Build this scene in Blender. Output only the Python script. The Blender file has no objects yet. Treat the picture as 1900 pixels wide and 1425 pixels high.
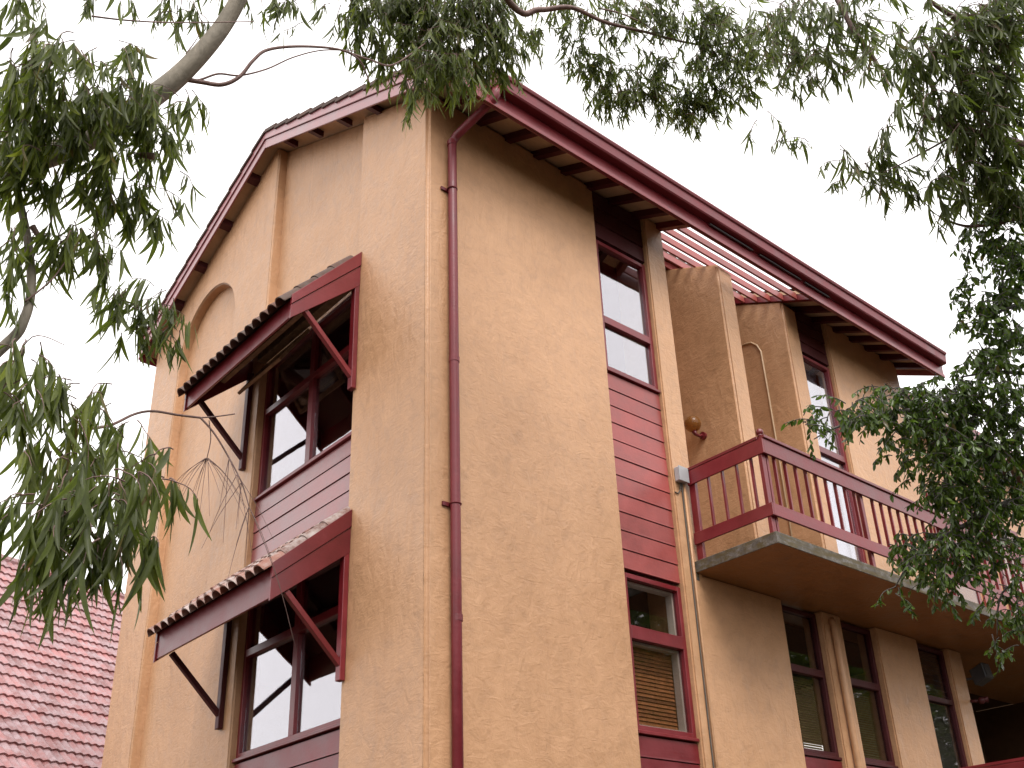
import bpy, bmesh, math, random
import numpy as np
from mathutils import Vector, Matrix

random.seed(7)
S = bpy.context.scene
COL = S.collection
rad = math.radians

# ------------------------------------------------------------------ camera
CAM = Vector((-5.118, -7.035, 1.6))
YAW, PITCH, ROLL = rad(47.85486), rad(26.21817), rad(-2.53132)
FPX, CX, CY = 1929.184, 976.648, 846.310          # in pixels of a 1900 x 1425 frame
fw = Vector((math.cos(YAW) * math.cos(PITCH), math.sin(YAW) * math.cos(PITCH), math.sin(PITCH)))
r0 = Vector((math.sin(YAW), -math.cos(YAW), 0))
u0 = r0.cross(fw)
RT = math.cos(ROLL) * r0 + math.sin(ROLL) * u0
UP = -math.sin(ROLL) * r0 + math.cos(ROLL) * u0
cam_data = bpy.data.cameras.new('camera')
cam = bpy.data.objects.new('camera', cam_data)
COL.objects.link(cam)
m = Matrix.Identity(4)
for i in range(3):
    m[i][0], m[i][1], m[i][2], m[i][3] = RT[i], UP[i], -fw[i], CAM[i]
cam.matrix_world = m
cam_data.sensor_width = 36
cam_data.lens = FPX / 1900 * 36
cam_data.shift_x = (950 - CX) / 1900
cam_data.shift_y = (CY - 712.5) / 1900
cam_data.clip_start, cam_data.clip_end = 0.1, 2000
S.camera = cam


def at(px, py, depth):
    """a point of the place seen at pixel (px, py) of the photograph, depth metres away"""
    return CAM + depth * (fw + RT * ((px - CX) / FPX) - UP * ((py - CY) / FPX))


# ------------------------------------------------------------------ sky, sun, exposure
SUN_EL, SUN_AZ = rad(52), rad(247)      # azimuth of the direction the light comes from, from +x towards +y
world = bpy.data.worlds.new('World')
S.world = world
world.use_nodes = True
nt = world.node_tree
nt.nodes.clear()
sky = nt.nodes.new('ShaderNodeTexSky')
sky.sky_type = 'NISHITA'
sky.sun_disc = False
sky.sun_elevation = SUN_EL
sky.sun_rotation = math.pi / 2 - SUN_AZ
sky.dust_density = 4.0
hsv = nt.nodes.new('ShaderNodeHueSaturation')
hsv.inputs['Saturation'].default_value = 0.15
mixc = nt.nodes.new('ShaderNodeMixRGB')
mixc.inputs[0].default_value = 0.8
mixc.inputs[2].default_value = (11.3, 11.0, 10.9, 1)     # even cloud cover
bg = nt.nodes.new('ShaderNodeBackground')
bg.inputs['Strength'].default_value = 0.10
wo = nt.nodes.new('ShaderNodeOutputWorld')
nt.links.new(sky.outputs[0], hsv.inputs['Color'])
nt.links.new(hsv.outputs[0], mixc.inputs[1])
nt.links.new(mixc.outputs[0], bg.inputs['Color'])
nt.links.new(bg.outputs[0], wo.inputs['Surface'])

sun_data = bpy.data.lights.new('sun', 'SUN')
sun_data.energy = 1.5
sun_data.angle = rad(32)
sun_data.color = (1.0, 0.95, 0.9)
sun = bpy.data.objects.new('sun', sun_data)
COL.objects.link(sun)
sd = Vector((math.cos(SUN_EL) * math.cos(SUN_AZ), math.cos(SUN_EL) * math.sin(SUN_AZ), math.sin(SUN_EL)))
sun.rotation_euler = sd.to_track_quat('Z', 'Y').to_euler()

S.view_settings.view_transform = 'Standard'
S.view_settings.look = 'None'
S.view_settings.gamma = 1
S.view_settings.use_curve_mapping = False
S.view_settings.exposure = 1.0
S.cycles.max_bounces = 8
S.cycles.transparent_max_bounces = 12


# ------------------------------------------------------------------ materials
def mat(name):
    mt = bpy.data.materials.new(name)
    mt.use_nodes = True
    n = mt.node_tree
    n.nodes.clear()
    out = n.nodes.new('ShaderNodeOutputMaterial')
    b = n.nodes.new('ShaderNodeBsdfPrincipled')
    n.links.new(b.outputs[0], out.inputs[0])
    return mt, n, b


def pos(n):
    return n.nodes.new('ShaderNodeNewGeometry').outputs['Position']


def noise(n, vec, scale, detail=4, rough=0.55, dist=0.0):
    t = n.nodes.new('ShaderNodeTexNoise')
    t.inputs['Scale'].default_value = scale
    t.inputs['Detail'].default_value = detail
    t.inputs['Roughness'].default_value = rough
    t.inputs['Distortion'].default_value = dist
    n.links.new(vec, t.inputs['Vector'])
    return t.outputs['Fac']


def ramp(n, fac, stops):
    r = n.nodes.new('ShaderNodeValToRGB')
    els = r.color_ramp.elements
    while len(els) < len(stops):
        els.new(0.5)
    for e, (p, c) in zip(els, stops):
        e.position = p
        e.color = tuple(c) + (1,)
    n.links.new(fac, r.inputs[0])
    return r.outputs[0]


def mapping(n, vec, scale=(1, 1, 1), rot=(0, 0, 0)):
    k = n.nodes.new('ShaderNodeMapping')
    k.inputs['Scale'].default_value = scale
    k.inputs['Rotation'].default_value = rot
    n.links.new(vec, k.inputs['Vector'])
    return k.outputs[0]


def mix(n, fac, a, b, mode='MIX'):
    k = n.nodes.new('ShaderNodeMixRGB')
    k.blend_type = mode
    for s, v in ((0, fac), (1, a), (2, b)):
        if isinstance(v, (int, float)):
            k.inputs[s].default_value = v
        elif isinstance(v, tuple):
            k.inputs[s].default_value = tuple(v) + (1,)
        else:
            n.links.new(v, k.inputs[s])
    return k.outputs[0]


def bump(n, b, height, strength, dist, normal=None):
    k = n.nodes.new('ShaderNodeBump')
    k.inputs['Strength'].default_value = strength
    k.inputs['Distance'].default_value = dist
    n.links.new(height, k.inputs['Height'])
    if normal is not None:
        n.links.new(normal, k.inputs['Normal'])
    n.links.new(k.outputs[0], b.inputs['Normal'])
    return k.outputs[0]


def math_node(n, op, a, b=None):
    k = n.nodes.new('ShaderNodeMath')
    k.operation = op
    for i, v in ((0, a), (1, b)):
        if v is None:
            continue
        if isinstance(v, (int, float)):
            k.inputs[i].default_value = v
        else:
            n.links.new(v, k.inputs[i])
    return k.outputs[0]


def stucco(name, base=(0.492, 0.278, 0.150), rot=(0.5, 0.6, 0.0), strength=0.33):
    mt, n, b = mat(name)
    p = pos(n)
    big = noise(n, p, 0.7, 5, 0.6)
    mid = noise(n, p, 5.5, 6, 0.65, 0.6)
    streak = noise(n, mapping(n, p, (3.2, 3.2, 0.22)), 1.6, 5, 0.6)
    sw = noise(n, mapping(n, p, (6.0, 6.0, 2.4), rot), 1.0, 5, 0.6, 1.1)      # strokes of the trowel
    sw2 = noise(n, mapping(n, p, (6.0, 6.0, 14.0), (rot[1], -rot[0], 0.4)), 1.0, 4, 0.6, 1.5)
    fine = noise(n, p, 55, 4, 0.65)
    d = tuple(c * k for c, k in zip(base, (0.76, 0.71, 0.64)))
    l = tuple(min(1, c * k) for c, k in zip(base, (1.14, 1.16, 1.2)))
    c1 = ramp(n, big, ((0.3, d), (0.55, base), (0.78, l)))
    c2 = mix(n, 0.5, c1, ramp(n, mid, ((0.28, tuple(c * 0.72 for c in base)), (0.5, base), (0.72, l))))
    c3 = mix(n, ramp(n, streak, ((0.55, (0, 0, 0)), (0.75, (0.25, 0.25, 0.25)))), c2,
             tuple(c * k for c, k in zip(base, (0.74, 0.68, 0.62))))
    pale = ramp(n, noise(n, mapping(n, p, (7.0, 7.0, 0.16)), 1.7, 4, 0.6), ((0.66, (0, 0, 0)), (0.74, (0.3, 0.3, 0.3))))
    c4 = mix(n, pale, c3, tuple(min(1, c * 1.3) for c in base))
    c5 = mix(n, ramp(n, sw, ((0.30, (0.35, 0.35, 0.35)), (0.42, (0, 0, 0)))), c4, tuple(c * k for c, k in zip(base, (0.82, 0.78, 0.74))))
    n.links.new(c5, b.inputs['Base Color'])
    n.links.new(ramp(n, mid, ((0.3, (0.34,) * 3), (0.7, (0.52,) * 3))), b.inputs['Roughness'])
    b.inputs['Specular IOR Level'].default_value = 0.42
    h = math_node(n, 'ADD', math_node(n, 'MULTIPLY', sw, 1.25), math_node(n, 'MULTIPLY', sw2, 0.55))
    h = math_node(n, 'ADD', h, math_node(n, 'MULTIPLY', fine, 0.09))
    h = math_node(n, 'ADD', h, math_node(n, 'MULTIPLY', mid, 0.5))
    bump(n, b, h, strength, 0.035)
    return mt


def paint(name, base=(0.165, 0.020, 0.026), rough=0.38, spec=0.5, wear=0.25, coat=0.0):
    mt, n, b = mat(name)
    p = pos(n)
    oi = n.nodes.new('ShaderNodeObjectInfo').outputs['Random']
    ng = noise(n, p, 3.0, 6, 0.65)
    gr = noise(n, mapping(n, p, (2.0, 2.0, 30.0)), 2.0, 4, 0.6)
    c = ramp(n, ng, ((0.25, tuple(x * 0.72 for x in base)), (0.5, base), (0.8, tuple(x * 1.25 + 0.008 for x in base))))
    tone = math_node(n, 'ADD', math_node(n, 'MULTIPLY', oi, 0.26), 0.87)
    c = mix(n, 1.0, c, tone, 'MULTIPLY')
    w = ramp(n, noise(n, p, 11.0, 7, 0.7, 0.4), ((0.66, (0, 0, 0)), (0.80, (wear,) * 3)))
    c = mix(n, w, c, (0.42, 0.25, 0.23))
    n.links.new(c, b.inputs['Base Color'])
    n.links.new(ramp(n, ng, ((0.3, (rough * 0.8,) * 3), (0.75, (min(1, rough * 1.35),) * 3))), b.inputs['Roughness'])
    b.inputs['Specular IOR Level'].default_value = spec
    b.inputs['Coat Weight'].default_value = coat
    b.inputs['Coat Roughness'].default_value = 0.25
    h = math_node(n, 'ADD', math_node(n, 'MULTIPLY', gr, 0.5), noise(n, p, 26, 4, 0.6))
    bump(n, b, h, 0.25, 0.006)
    return mt


def simple(name, base, rough=0.6, spec=0.5, var=0.25, scale=6.0, metal=0.0, bs=0.2, rnd=0.3):
    mt, n, b = mat(name)
    p = pos(n)
    ng = noise(n, p, scale, 6, 0.65, 0.3)
    oi = n.nodes.new('ShaderNodeObjectInfo').outputs['Random']
    c = ramp(n, ng, ((0.25, tuple(x * (1 - var) for x in base)), (0.75, tuple(min(1, x * (1 + var)) for x in base))))
    c = mix(n, 1.0, c, math_node(n, 'ADD', math_node(n, 'MULTIPLY', oi, rnd), 1 - rnd / 2), 'MULTIPLY')
    n.links.new(c, b.inputs['Base Color'])
    b.inputs['Roughness'].default_value = rough
    b.inputs['Specular IOR Level'].default_value = spec
    b.inputs['Metallic'].default_value = metal
    bump(n, b, ng, bs, 0.01)
    return mt


def tile_mat(name, base, pale, amount, rough=0.5):
    mt, n, b = mat(name)
    p = pos(n)
    oi = n.nodes.new('ShaderNodeObjectInfo').outputs['Random']
    ng = noise(n, p, 7.0, 6, 0.7)
    c = ramp(n, ng, ((0.25, tuple(x * 0.7 for x in base)), (0.7, base)))
    c = mix(n, 1.0, c, math_node(n, 'ADD', math_node(n, 'MULTIPLY', oi, 0.7), 0.65), 'MULTIPLY')
    lich = ramp(n, noise(n, p, 4.0, 7, 0.72), ((0.42, (0, 0, 0)), (0.62, (amount,) * 3)))
    c = mix(n, lich, c, pale)
    n.links.new(c, b.inputs['Base Color'])
    b.inputs['Roughness'].default_value = rough
    bump(n, b, noise(n, p, 40, 5, 0.7), 0.4, 0.006)
    return mt


def glass_mat(name, refl=0.42, tint=(0.86, 0.88, 0.9)):
    mt = bpy.data.materials.new(name)
    mt.use_nodes = True
    n = mt.node_tree
    n.nodes.clear()
    out = n.nodes.new('ShaderNodeOutputMaterial')
    g = n.nodes.new('ShaderNodeBsdfGlossy')
    g.inputs['Roughness'].default_value = 0.015
    g.inputs['Color'].default_value = (0.93, 0.90, 0.94, 1)
    t = n.nodes.new('ShaderNodeBsdfTransparent')
    t.inputs['Color'].default_value = tint + (1,)
    lw = n.nodes.new('ShaderNodeLayerWeight')
    lw.inputs['Blend'].default_value = 0.5
    f = math_node(n, 'MULTIPLY', math_node(n, 'POWER', lw.outputs['Facing'], 5.0), 0.96)
    a = math_node(n, 'ADD', f, refl)
    a.node.use_clamp = True
    mx = n.nodes.new('ShaderNodeMixShader')
    n.links.new(a, mx.inputs[0])
    n.links.new(t.outputs[0], mx.inputs[1])
    n.links.new(g.outputs[0], mx.inputs[2])
    k = n.nodes.new('ShaderNodeBump')
    k.inputs['Strength'].default_value = 0.06
    k.inputs['Distance'].default_value = 0.02
    n.links.new(noise(n, pos(n), 1.6, 2, 0.5), k.inputs['Height'])
    n.links.new(k.outputs[0], g.inputs['Normal'])
    n.links.new(mx.outputs[0], out.inputs[0])
    return mt


def leaf_mat(name, dark, light, trans, rough=0.42):
    mt = bpy.data.materials.new(name)
    mt.use_nodes = True
    n = mt.node_tree
    n.nodes.clear()
    out = n.nodes.new('ShaderNodeOutputMaterial')
    b = n.nodes.new('ShaderNodeBsdfPrincipled')
    at_ = n.nodes.new('ShaderNodeAttribute')
    at_.attribute_name = 'tone'
    c = ramp(n, at_.outputs['Fac'], ((0.0, dark), (0.75, light), (0.93, tuple(x * k for x, k in zip(light, (1.5, 1.35, 0.8)))), (1.0, (0.16, 0.10, 0.05))))
    c = mix(n, 0.35, c, ramp(n, noise(n, pos(n), 22, 3, 0.6), ((0.3, dark), (0.7, light))))
    n.links.new(c, b.inputs['Base Color'])
    b.inputs['Roughness'].default_value = rough
    b.inputs['Specular IOR Level'].default_value = 0.4
    tr = n.nodes.new('ShaderNodeBsdfTranslucent')
    n.links.new(mix(n, 1.0, c, (1.5, 1.7, 0.7), 'MULTIPLY'), tr.inputs['Color'])
    mx = n.nodes.new('ShaderNodeMixShader')
    mx.inputs[0].default_value = trans
    n.links.new(b.outputs[0], mx.inputs[1])
    n.links.new(tr.outputs[0], mx.inputs[2])
    n.links.new(mx.outputs[0], out.inputs[0])
    return mt


def concrete_mat(name):
    mt, n, b = mat(name)
    p = pos(n)
    ng = noise(n, p, 9, 7, 0.7)
    c = ramp(n, ng, ((0.25, (0.035, 0.028, 0.02)), (0.5, (0.10, 0.088, 0.075)), (0.75, (0.24, 0.23, 0.22))))
    moss = ramp(n, noise(n, mapping(n, p, (1.0, 3.0, 6.0)), 3.0, 6, 0.7), ((0.44, (0, 0, 0)), (0.58, (0.85,) * 3)))
    c = mix(n, moss, c, (0.075, 0.052, 0.014))
    n.links.new(c, b.inputs['Base Color'])
    b.inputs['Roughness'].default_value = 0.85
    bump(n, b, ng, 0.5, 0.01)
    return mt


def bark_mat(name, a, c_):
    mt, n, b = mat(name)
    p = pos(n)
    ng = noise(n, mapping(n, p, (3, 3, 1.2)), 4, 6, 0.65, 0.8)
    n.links.new(ramp(n, ng, ((0.3, a), (0.7, c_))), b.inputs['Base Color'])
    b.inputs['Roughness'].default_value = 0.7
    bump(n, b, noise(n, p, 18, 5, 0.65), 0.5, 0.01)
    return mt


M = {
    'stucco': stucco('ochre_stucco'),
    'under': stucco('ochre_shaded_underside', (0.28, 0.13, 0.045), (0.2, 0.1, 0), 0.2),  # stucco darkened: shade under the balcony is put into the base colour
    'red': paint('dark_red_gloss_paint', (0.150, 0.010, 0.015), 0.36, 0.5, 0.12, 0.15),
    'red_board': paint('red_board_paint', (0.27, 0.052, 0.046), 0.42, 0.5, 0.1, 0.15),
    'red_gloss_board': paint('red_gloss_board_paint', (0.22, 0.050, 0.050), 0.36, 0.6, 0.1, 0.6),
    'red_pale': paint('pale_red_barge_paint', (0.29, 0.085, 0.095), 0.36, 0.6, 0.15, 0.5),  # paler red for the gable barge boards
    'red_shade': paint('shade_darkened_red_paint', (0.060, 0.008, 0.010), 0.5, 0.35, 0.1),  # red paint darkened: eave and recess shade is put into the colour
    'pipe': paint('red_downpipe_paint', (0.135, 0.012, 0.018), 0.42, 0.45, 0.08, 0.0),
    'soffit': simple('cream_soffit_lining', (0.42, 0.29, 0.19), 0.8, 0.2, 0.2, 3),
    'tile_top': tile_mat('dark_terracotta', (0.10, 0.045, 0.030), (0.09, 0.08, 0.07), 0.6, 0.8),
    'tile_pale': tile_mat('lichened_terracotta', (0.22, 0.085, 0.055), (0.40, 0.35, 0.33), 0.85),
    'tile_roof': tile_mat('old_red_roof_tile', (0.29, 0.120, 0.118), (0.31, 0.225, 0.24), 0.9, 0.45),
    'timber': simple('weathered_timber', (0.24, 0.15, 0.09), 0.75, 0.3, 0.45, 14),
    'glass': glass_mat('window_glass', 0.26),
    'glass_dim': glass_mat('clear_window_glass', 0.045, (0.82, 0.8, 0.78)),
    'white': simple('white_frame_paint', (0.62, 0.58, 0.55), 0.5, 0.4, 0.1),
    'dark': simple('dark_room_shade', (0.03, 0.028, 0.026), 0.9, 0.1, 0.2),  # darkness of the rooms put into a near-black colour
    'blind': simple('brown_slat_blind', (0.27, 0.115, 0.045), 0.6, 0.3, 0.4, 18, 0.0, 0.2, 0.8),
    'venetian': simple('olive_venetian_blind', (0.26, 0.20, 0.10), 0.5, 0.4, 0.2, 10),
    'curtain': simple('pale_curtain', (0.55, 0.52, 0.55), 0.9, 0.1, 0.1, 8),
    'concrete': concrete_mat('mossy_concrete'),
    'grey_box': simple('grey_plastic', (0.36, 0.36, 0.37), 0.45, 0.5, 0.06),
    'cable': simple('dark_cable', (0.10, 0.085, 0.07), 0.6, 0.3),
    'conduit': simple('ochre_painted_conduit', (0.62, 0.44, 0.27), 0.4, 0.5, 0.1),
    'brown': simple('shade_brown_paint', (0.075, 0.038, 0.018), 0.7, 0.2, 0.2),  # brown that holds the shade of the deep passage in its colour
    'metal': simple('dark_metal', (0.035, 0.035, 0.038), 0.45, 0.5, 0.2),
    'mesh': simple('dark_fly_screen', (0.05, 0.05, 0.055), 0.6, 0.4, 0.3, 60),
    'bark': bark_mat('smooth_gum_bark', (0.10, 0.085, 0.060), (0.24, 0.205, 0.155)),
    'twig': bark_mat('red_brown_twig', (0.10, 0.055, 0.045), (0.19, 0.115, 0.10)),
    'fig_bark': bark_mat('grey_fig_bark', (0.045, 0.038, 0.03), (0.09, 0.08, 0.07)),
    'gum': leaf_mat('gum_leaf', (0.042, 0.054, 0.018), (0.140, 0.172, 0.040), 0.52),
    'fig': leaf_mat('fig_leaf', (0.020, 0.038, 0.010), (0.092, 0.145, 0.026), 0.36, 0.26),
    'ground': simple('dry_garden_soil', (0.065, 0.05, 0.035), 0.95, 0.1, 0.4, 1.5, 0, 0.5),
    'path': simple('brick_red_paving', (0.12, 0.075, 0.06), 0.85, 0.2, 0.3, 3.0, 0, 0.4),
}
# amber glass of the globe lamp
_m, _n, _b = mat('amber_globe_glass')
_b.inputs['Base Color'].default_value = (0.42, 0.20, 0.06, 1)
_b.inputs['Roughness'].default_value = 0.08
_b.inputs['Transmission Weight'].default_value = 0.7
_b.inputs['IOR'].default_value = 1.3
M['amber'] = _m

# ------------------------------------------------------------------ object helpers
WLOC = {}


def put(name, mesh, parent=None, loc=(0, 0, 0), mats=None):
    o = bpy.data.objects.new(name, mesh)
    COL.objects.link(o)
    loc = Vector(loc)
    WLOC[o.name] = loc
    if parent is not None:
        o.parent = parent
        o.location = loc - WLOC[parent.name]
    else:
        o.location = loc
    return o


def tag(o, label=None, cat=None, group=None, kind=None):
    for k, v in (('label', label), ('category', cat), ('group', group), ('kind', kind)):
        if v:
            o[k] = v
    return o


def thing(name, loc, label, cat, group=None):
    o = bpy.data.objects.new(name, None)
    COL.objects.link(o)
    o.empty_display_size = 0.2
    o.location = loc
    WLOC[o.name] = Vector(loc)
    return tag(o, label, cat, group)


class MB:
    """collects vertices and faces of ONE object"""

    def __init__(self):
        self.v, self.f, self.mi = [], [], []

    def add(self, vs, fs, mi=0):
        k = len(self.v)
        self.v += [tuple(v) for v in vs]
        self.f += [tuple(i + k for i in f) for f in fs]
        self.mi += [mi] * len(fs)
        return self

    def box(self, x0, x1, y0, y1, z0, z1, mi=0):
        vs = [(x, y, z) for z in (z0, z1) for y in (y0, y1) for x in (x0, x1)]
        fs = [(0, 2, 3, 1), (4, 5, 7, 6), (0, 1, 5, 4), (2, 6, 7, 3), (0, 4, 6, 2), (1, 3, 7, 5)]
        return self.add(vs, fs, mi)

    def bar(self, p, q, w, h, side=(0, 0, 1), mi=0):
        """rectangular bar from p to q; w across, h along side"""
        p, q = Vector(p), Vector(q)
        d = (q - p).normalized()
        s = Vector(side)
        s = (s - d * s.dot(d)).normalized()
        t = d.cross(s)
        vs = []
        for e in (p, q):
            for a, b_ in ((-1, -1), (1, -1), (1, 1), (-1, 1)):
                vs.append(e + t * (a * w / 2) + s * (b_ * h / 2))
        fs = [(0, 1, 2, 3), (7, 6, 5, 4), (0, 4, 5, 1), (1, 5, 6, 2), (2, 6, 7, 3), (3, 7, 4, 0)]
        return self.add(vs, fs, mi)

    def prism(self, poly, axis, a0, a1, top=None, mi=0):
        """poly: 2D outline; axis 0/1/2 = direction of extrusion; top(u,v) may replace a1"""
        n = len(poly)

        def mk(u, v, a):
            return (a, u, v) if axis == 0 else (u, a, v) if axis == 1 else (u, v, a)
        vs = [mk(u, v, a0) for u, v in poly] + [mk(u, v, top(u, v) if top else a1) for u, v in poly]
        fs = [tuple(range(n))[::-1], tuple(range(n, 2 * n))]
        fs += [(i, (i + 1) % n, n + (i + 1) % n, n + i) for i in range(n)]
        return self.add(vs, fs, mi)

    def tube(self, pts, rs, n=8, mi=0):
        pts = [Vector(p) for p in pts]
        if isinstance(rs, (int, float)):
            rs = [rs] * len(pts)
        ring = []
        prev = None
        for i, p in enumerate(pts):
            d = (pts[min(i + 1, len(pts) - 1)] - pts[max(i - 1, 0)]).normalized()
            if prev is None:
                a = d.cross(Vector((0, 0, 1)))
                if a.length < 0.05:
                    a = d.cross(Vector((1, 0, 0)))
            else:
                a = prev - d * prev.dot(d)
            a.normalize()
            prev = a
            b_ = d.cross(a)
            ring.append([p + (a * math.cos(2 * math.pi * k / n) + b_ * math.sin(2 * math.pi * k / n)) * rs[i] for k in range(n)])
        vs = [v for r in ring for v in r]
        fs = []
        for i in range(len(pts) - 1):
            for k in range(n):
                fs.append((i * n + k, i * n + (k + 1) % n, (i + 1) * n + (k + 1) % n, (i + 1) * n + k))
        fs += [tuple(range(n))[::-1], tuple(range((len(pts) - 1) * n, len(pts) * n))]
        return self.add(vs, fs, mi)

    def sphere(self, c, r, nu=16, nv=10, mi=0):
        c = Vector(c)
        vs = [c + Vector((0, 0, r))]
        for j in range(1, nv):
            t = math.pi * j / nv
            for i in range(nu):
                a = 2 * math.pi * i / nu
                vs.append(c + Vector((math.sin(t) * math.cos(a), math.sin(t) * math.sin(a), math.cos(t))) * r)
        vs.append(c - Vector((0, 0, r)))
        fs = [(0, 1 + i, 1 + (i + 1) % nu) for i in range(nu)]
        for j in range(nv - 2):
            for i in range(nu):
                a, b_ = 1 + j * nu + i, 1 + j * nu + (i + 1) % nu
                fs.append((a, a + nu, b_ + nu, b_))
        e = len(vs) - 1
        k = 1 + (nv - 2) * nu
        fs += [(k + i, e, k + (i + 1) % nu) for i in range(nu)]
        return self.add(vs, fs, mi)

    def mesh(self, name, mats, bevel=0.0, smooth=False, origin=None, segs=1):
        me = bpy.data.meshes.new(name)
        o = Vector(origin) if origin is not None else Vector((0, 0, 0))
        me.from_pydata([tuple(Vector(v) - o) for v in self.v], [], self.f)
        me.polygons.foreach_set('material_index', self.mi)
        if not isinstance(mats, (list, tuple)):
            mats = [mats]
        for k in mats:
            me.materials.append(k)
        bm = bmesh.new()
        bm.from_mesh(me)
        bmesh.ops.recalc_face_normals(bm, faces=bm.faces)
        if bevel:
            es = [e for e in bm.edges if len(e.link_faces) == 2 and e.calc_face_angle(0) > 0.6]
            bmesh.ops.bevel(bm, geom=es, offset=bevel, segments=segs, affect='EDGES', clamp_overlap=True)
        bm.to_mesh(me)
        bm.free()
        if smooth:
            me.polygons.foreach_set('use_smooth', [True] * len(me.polygons))
            me.update()
        return me

    def build(self, name, mats, parent=None, bevel=0.0, smooth=False, segs=1):
        # origin: the middle of the piece
        a = np.array(self.v)
        c = (a.min(0) + a.max(0)) / 2
        me = self.mesh(name, mats, bevel, smooth, c, segs)
        return put(name, me, parent, c)


SL = 0.485                      # roof pitch (rise over run)
Z0 = 10.41                      # underside of the rafters where they meet the long wall
YE = 7.27                       # far end of the gable wall
YR = YE / 2                     # ridge
XE = 9.73                       # far end of the long wall


SLB = 0.405                     # pitch of the far slope
OB = 0.27                       # its eave


def under(y):
    return Z0 + SL * y if y <= YR else Z0 + SL * YR - SLB * (y - YR)


# ================================================================== ground
g = MB().add([(-600, -600, 0), (900, -600, 0), (900, 900, 0), (-600, 900, 0)], [(0, 1, 2, 3)]).build('ground', M['ground'])
tag(g, kind='structure')
pth = MB().box(-4, 14, -3.4, -1.7, -0.05, 0.03).build('path', M['path'])
tag(pth, kind='structure')

# ================================================================== the building
bld = thing('apartment_building', (0, 0, 0), 'three storey ochre stucco apartment block with dark red timber trim and gable end', 'building')
ST = M['stucco']

# corner pier that carries the near edge of both fronts
w = MB()
w.prism([(0, 0), (2.61, 0), (2.61, 0.32), (0.32, 0.32), (0.32, 1.38), (0, 1.38)], 2, -0.3, 0, top=lambda x, y: under(y) + 0.09)
o = w.build('corner_wall', ST, bld, bevel=0.045, segs=5, smooth=True)
o.modifiers.new('normals', 'WEIGHTED_NORMAL').mode = 'FACE_AREA'

# gable wall left of the window bay, with a blind arched niche
arch = [(4.55 + 0.88 + 0.88 * math.cos(t), 9.92 + 0.88 * math.sin(t)) for t in [math.pi * i / 20 for i in range(21)]]
# (running from the far side over the top to the near side, y decreasing is handled by reversing)
pts = [(3.56, -0.3), (4.55, -0.3)] + arch[::-1] + [(6.31, -0.3), (YE, -0.3), (YE, under(YE) + 0.09), (YR, under(YR) + 0.09), (3.56, under(3.56) + 0.09)]
w = MB().prism(pts, 0, 0.0, 0.30)
o = w.build('gable_wall', ST, bld, bevel=0.022, segs=3, smooth=True)
o.modifiers.new('normals', 'WEIGHTED_NORMAL').mode = 'FACE_AREA'
MB().box(0.13, 0.34, 4.40, 6.46, -0.3, 11.0).build('niche_back', ST, bld)
# rendered infill of the bay above the upper window
w = MB().prism([(1.38, 8.66), (3.56, 8.66), (3.56, under(3.56) + 0.08), (1.38, under(1.38) + 0.08)], 0, 0.13, 0.30)
w.build('bay_infill_wall', ST, bld)

# long wall pieces
def wall_piece(name, poly, z0, z1=None, bevel=0.018):
    return MB().prism(poly, 2, z0, z1 if z1 is not None else 0, top=None if z1 is not None else (lambda x, y: under(y) + 0.09)).build(name, ST, bld, bevel=bevel, segs=2)


def rect(x0, x1, y0, y1):
    return [(x0, y0), (x1, y0), (x1, y1), (x0, y1)]


wall_piece('column', rect(3.53, 3.88, 0, 1.3), -0.3)
wall_piece('lower_wall', rect(3.70, 5.35, 0.004, 0.30), -0.3, 5.53)
wall_piece('lower_pier', rect(6.17, 6.60, 0, 0.30), -0.3, 5.53)
wall_piece('lower_wall', rect(7.42, 8.47, 0, 0.30), -0.3, 5.53)
wall_piece('lower_pier', rect(9.30, 9.70, 0, 0.30), -0.3, 5.53)
for x0, x1 in ((5.03, 5.36), (6.53, 6.88)):
    MB().prism(rect(x0, x1, 0, 1.3), 2, 5.672, 0, top=lambda x, y: under(y) + 0.005 - (0.035 if y < 0.5 and x > x0 + 0.1 else 0)).build('fin_wall', ST, bld, bevel=0.03, segs=3)
wall_piece('end_wall', rect(7.66, XE, 0, 0.30), 5.672)
MB().box(3.88, 6.88, 1.3, 1.6, 5.6, under(1.3) + 0.09).build('recess_wall', ST, bld)
MB().box(9.72, 14.0, 2.0, 2.2, -0.3, 5.67).build('added_passage_wall', M['brown'], bld)  # invented back wall; its dark brown stands in for shade in the passage
MB().box(9.43, 9.69, 0.302, 2.2, -0.3, 5.525).build('added_passage_wall', ST, bld)
MB().box(14.0, 14.2, -0.1, 2.2, -0.3, 5.533).build('added_passage_wall', M['brown'], bld)  # end wall added to keep side light out of the passage
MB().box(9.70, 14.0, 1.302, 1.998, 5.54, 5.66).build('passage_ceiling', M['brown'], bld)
# body of the house behind the fronts: rear and end walls
w = MB().box(0.3, XE - 0.3, YE - 0.3, YE - 0.02, -0.3, under(YE))
w.build('rear_wall', ST, bld)
w = MB().prism([(0.30, 5.53), (YE - 0.02, 5.53), (YE - 0.02, under(YE) + 0.05), (YR, under(YR) + 0.05), (0.30, under(0.3) + 0.05)], 0, XE - 0.3, XE - 0.005)
w.build('end_wall', ST, bld)
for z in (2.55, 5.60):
    MB().box(0.32, XE - 0.31, 0.62, YE - 0.31, z - 0.1, z).build('floor_slab', M['dark'], bld)

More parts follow.
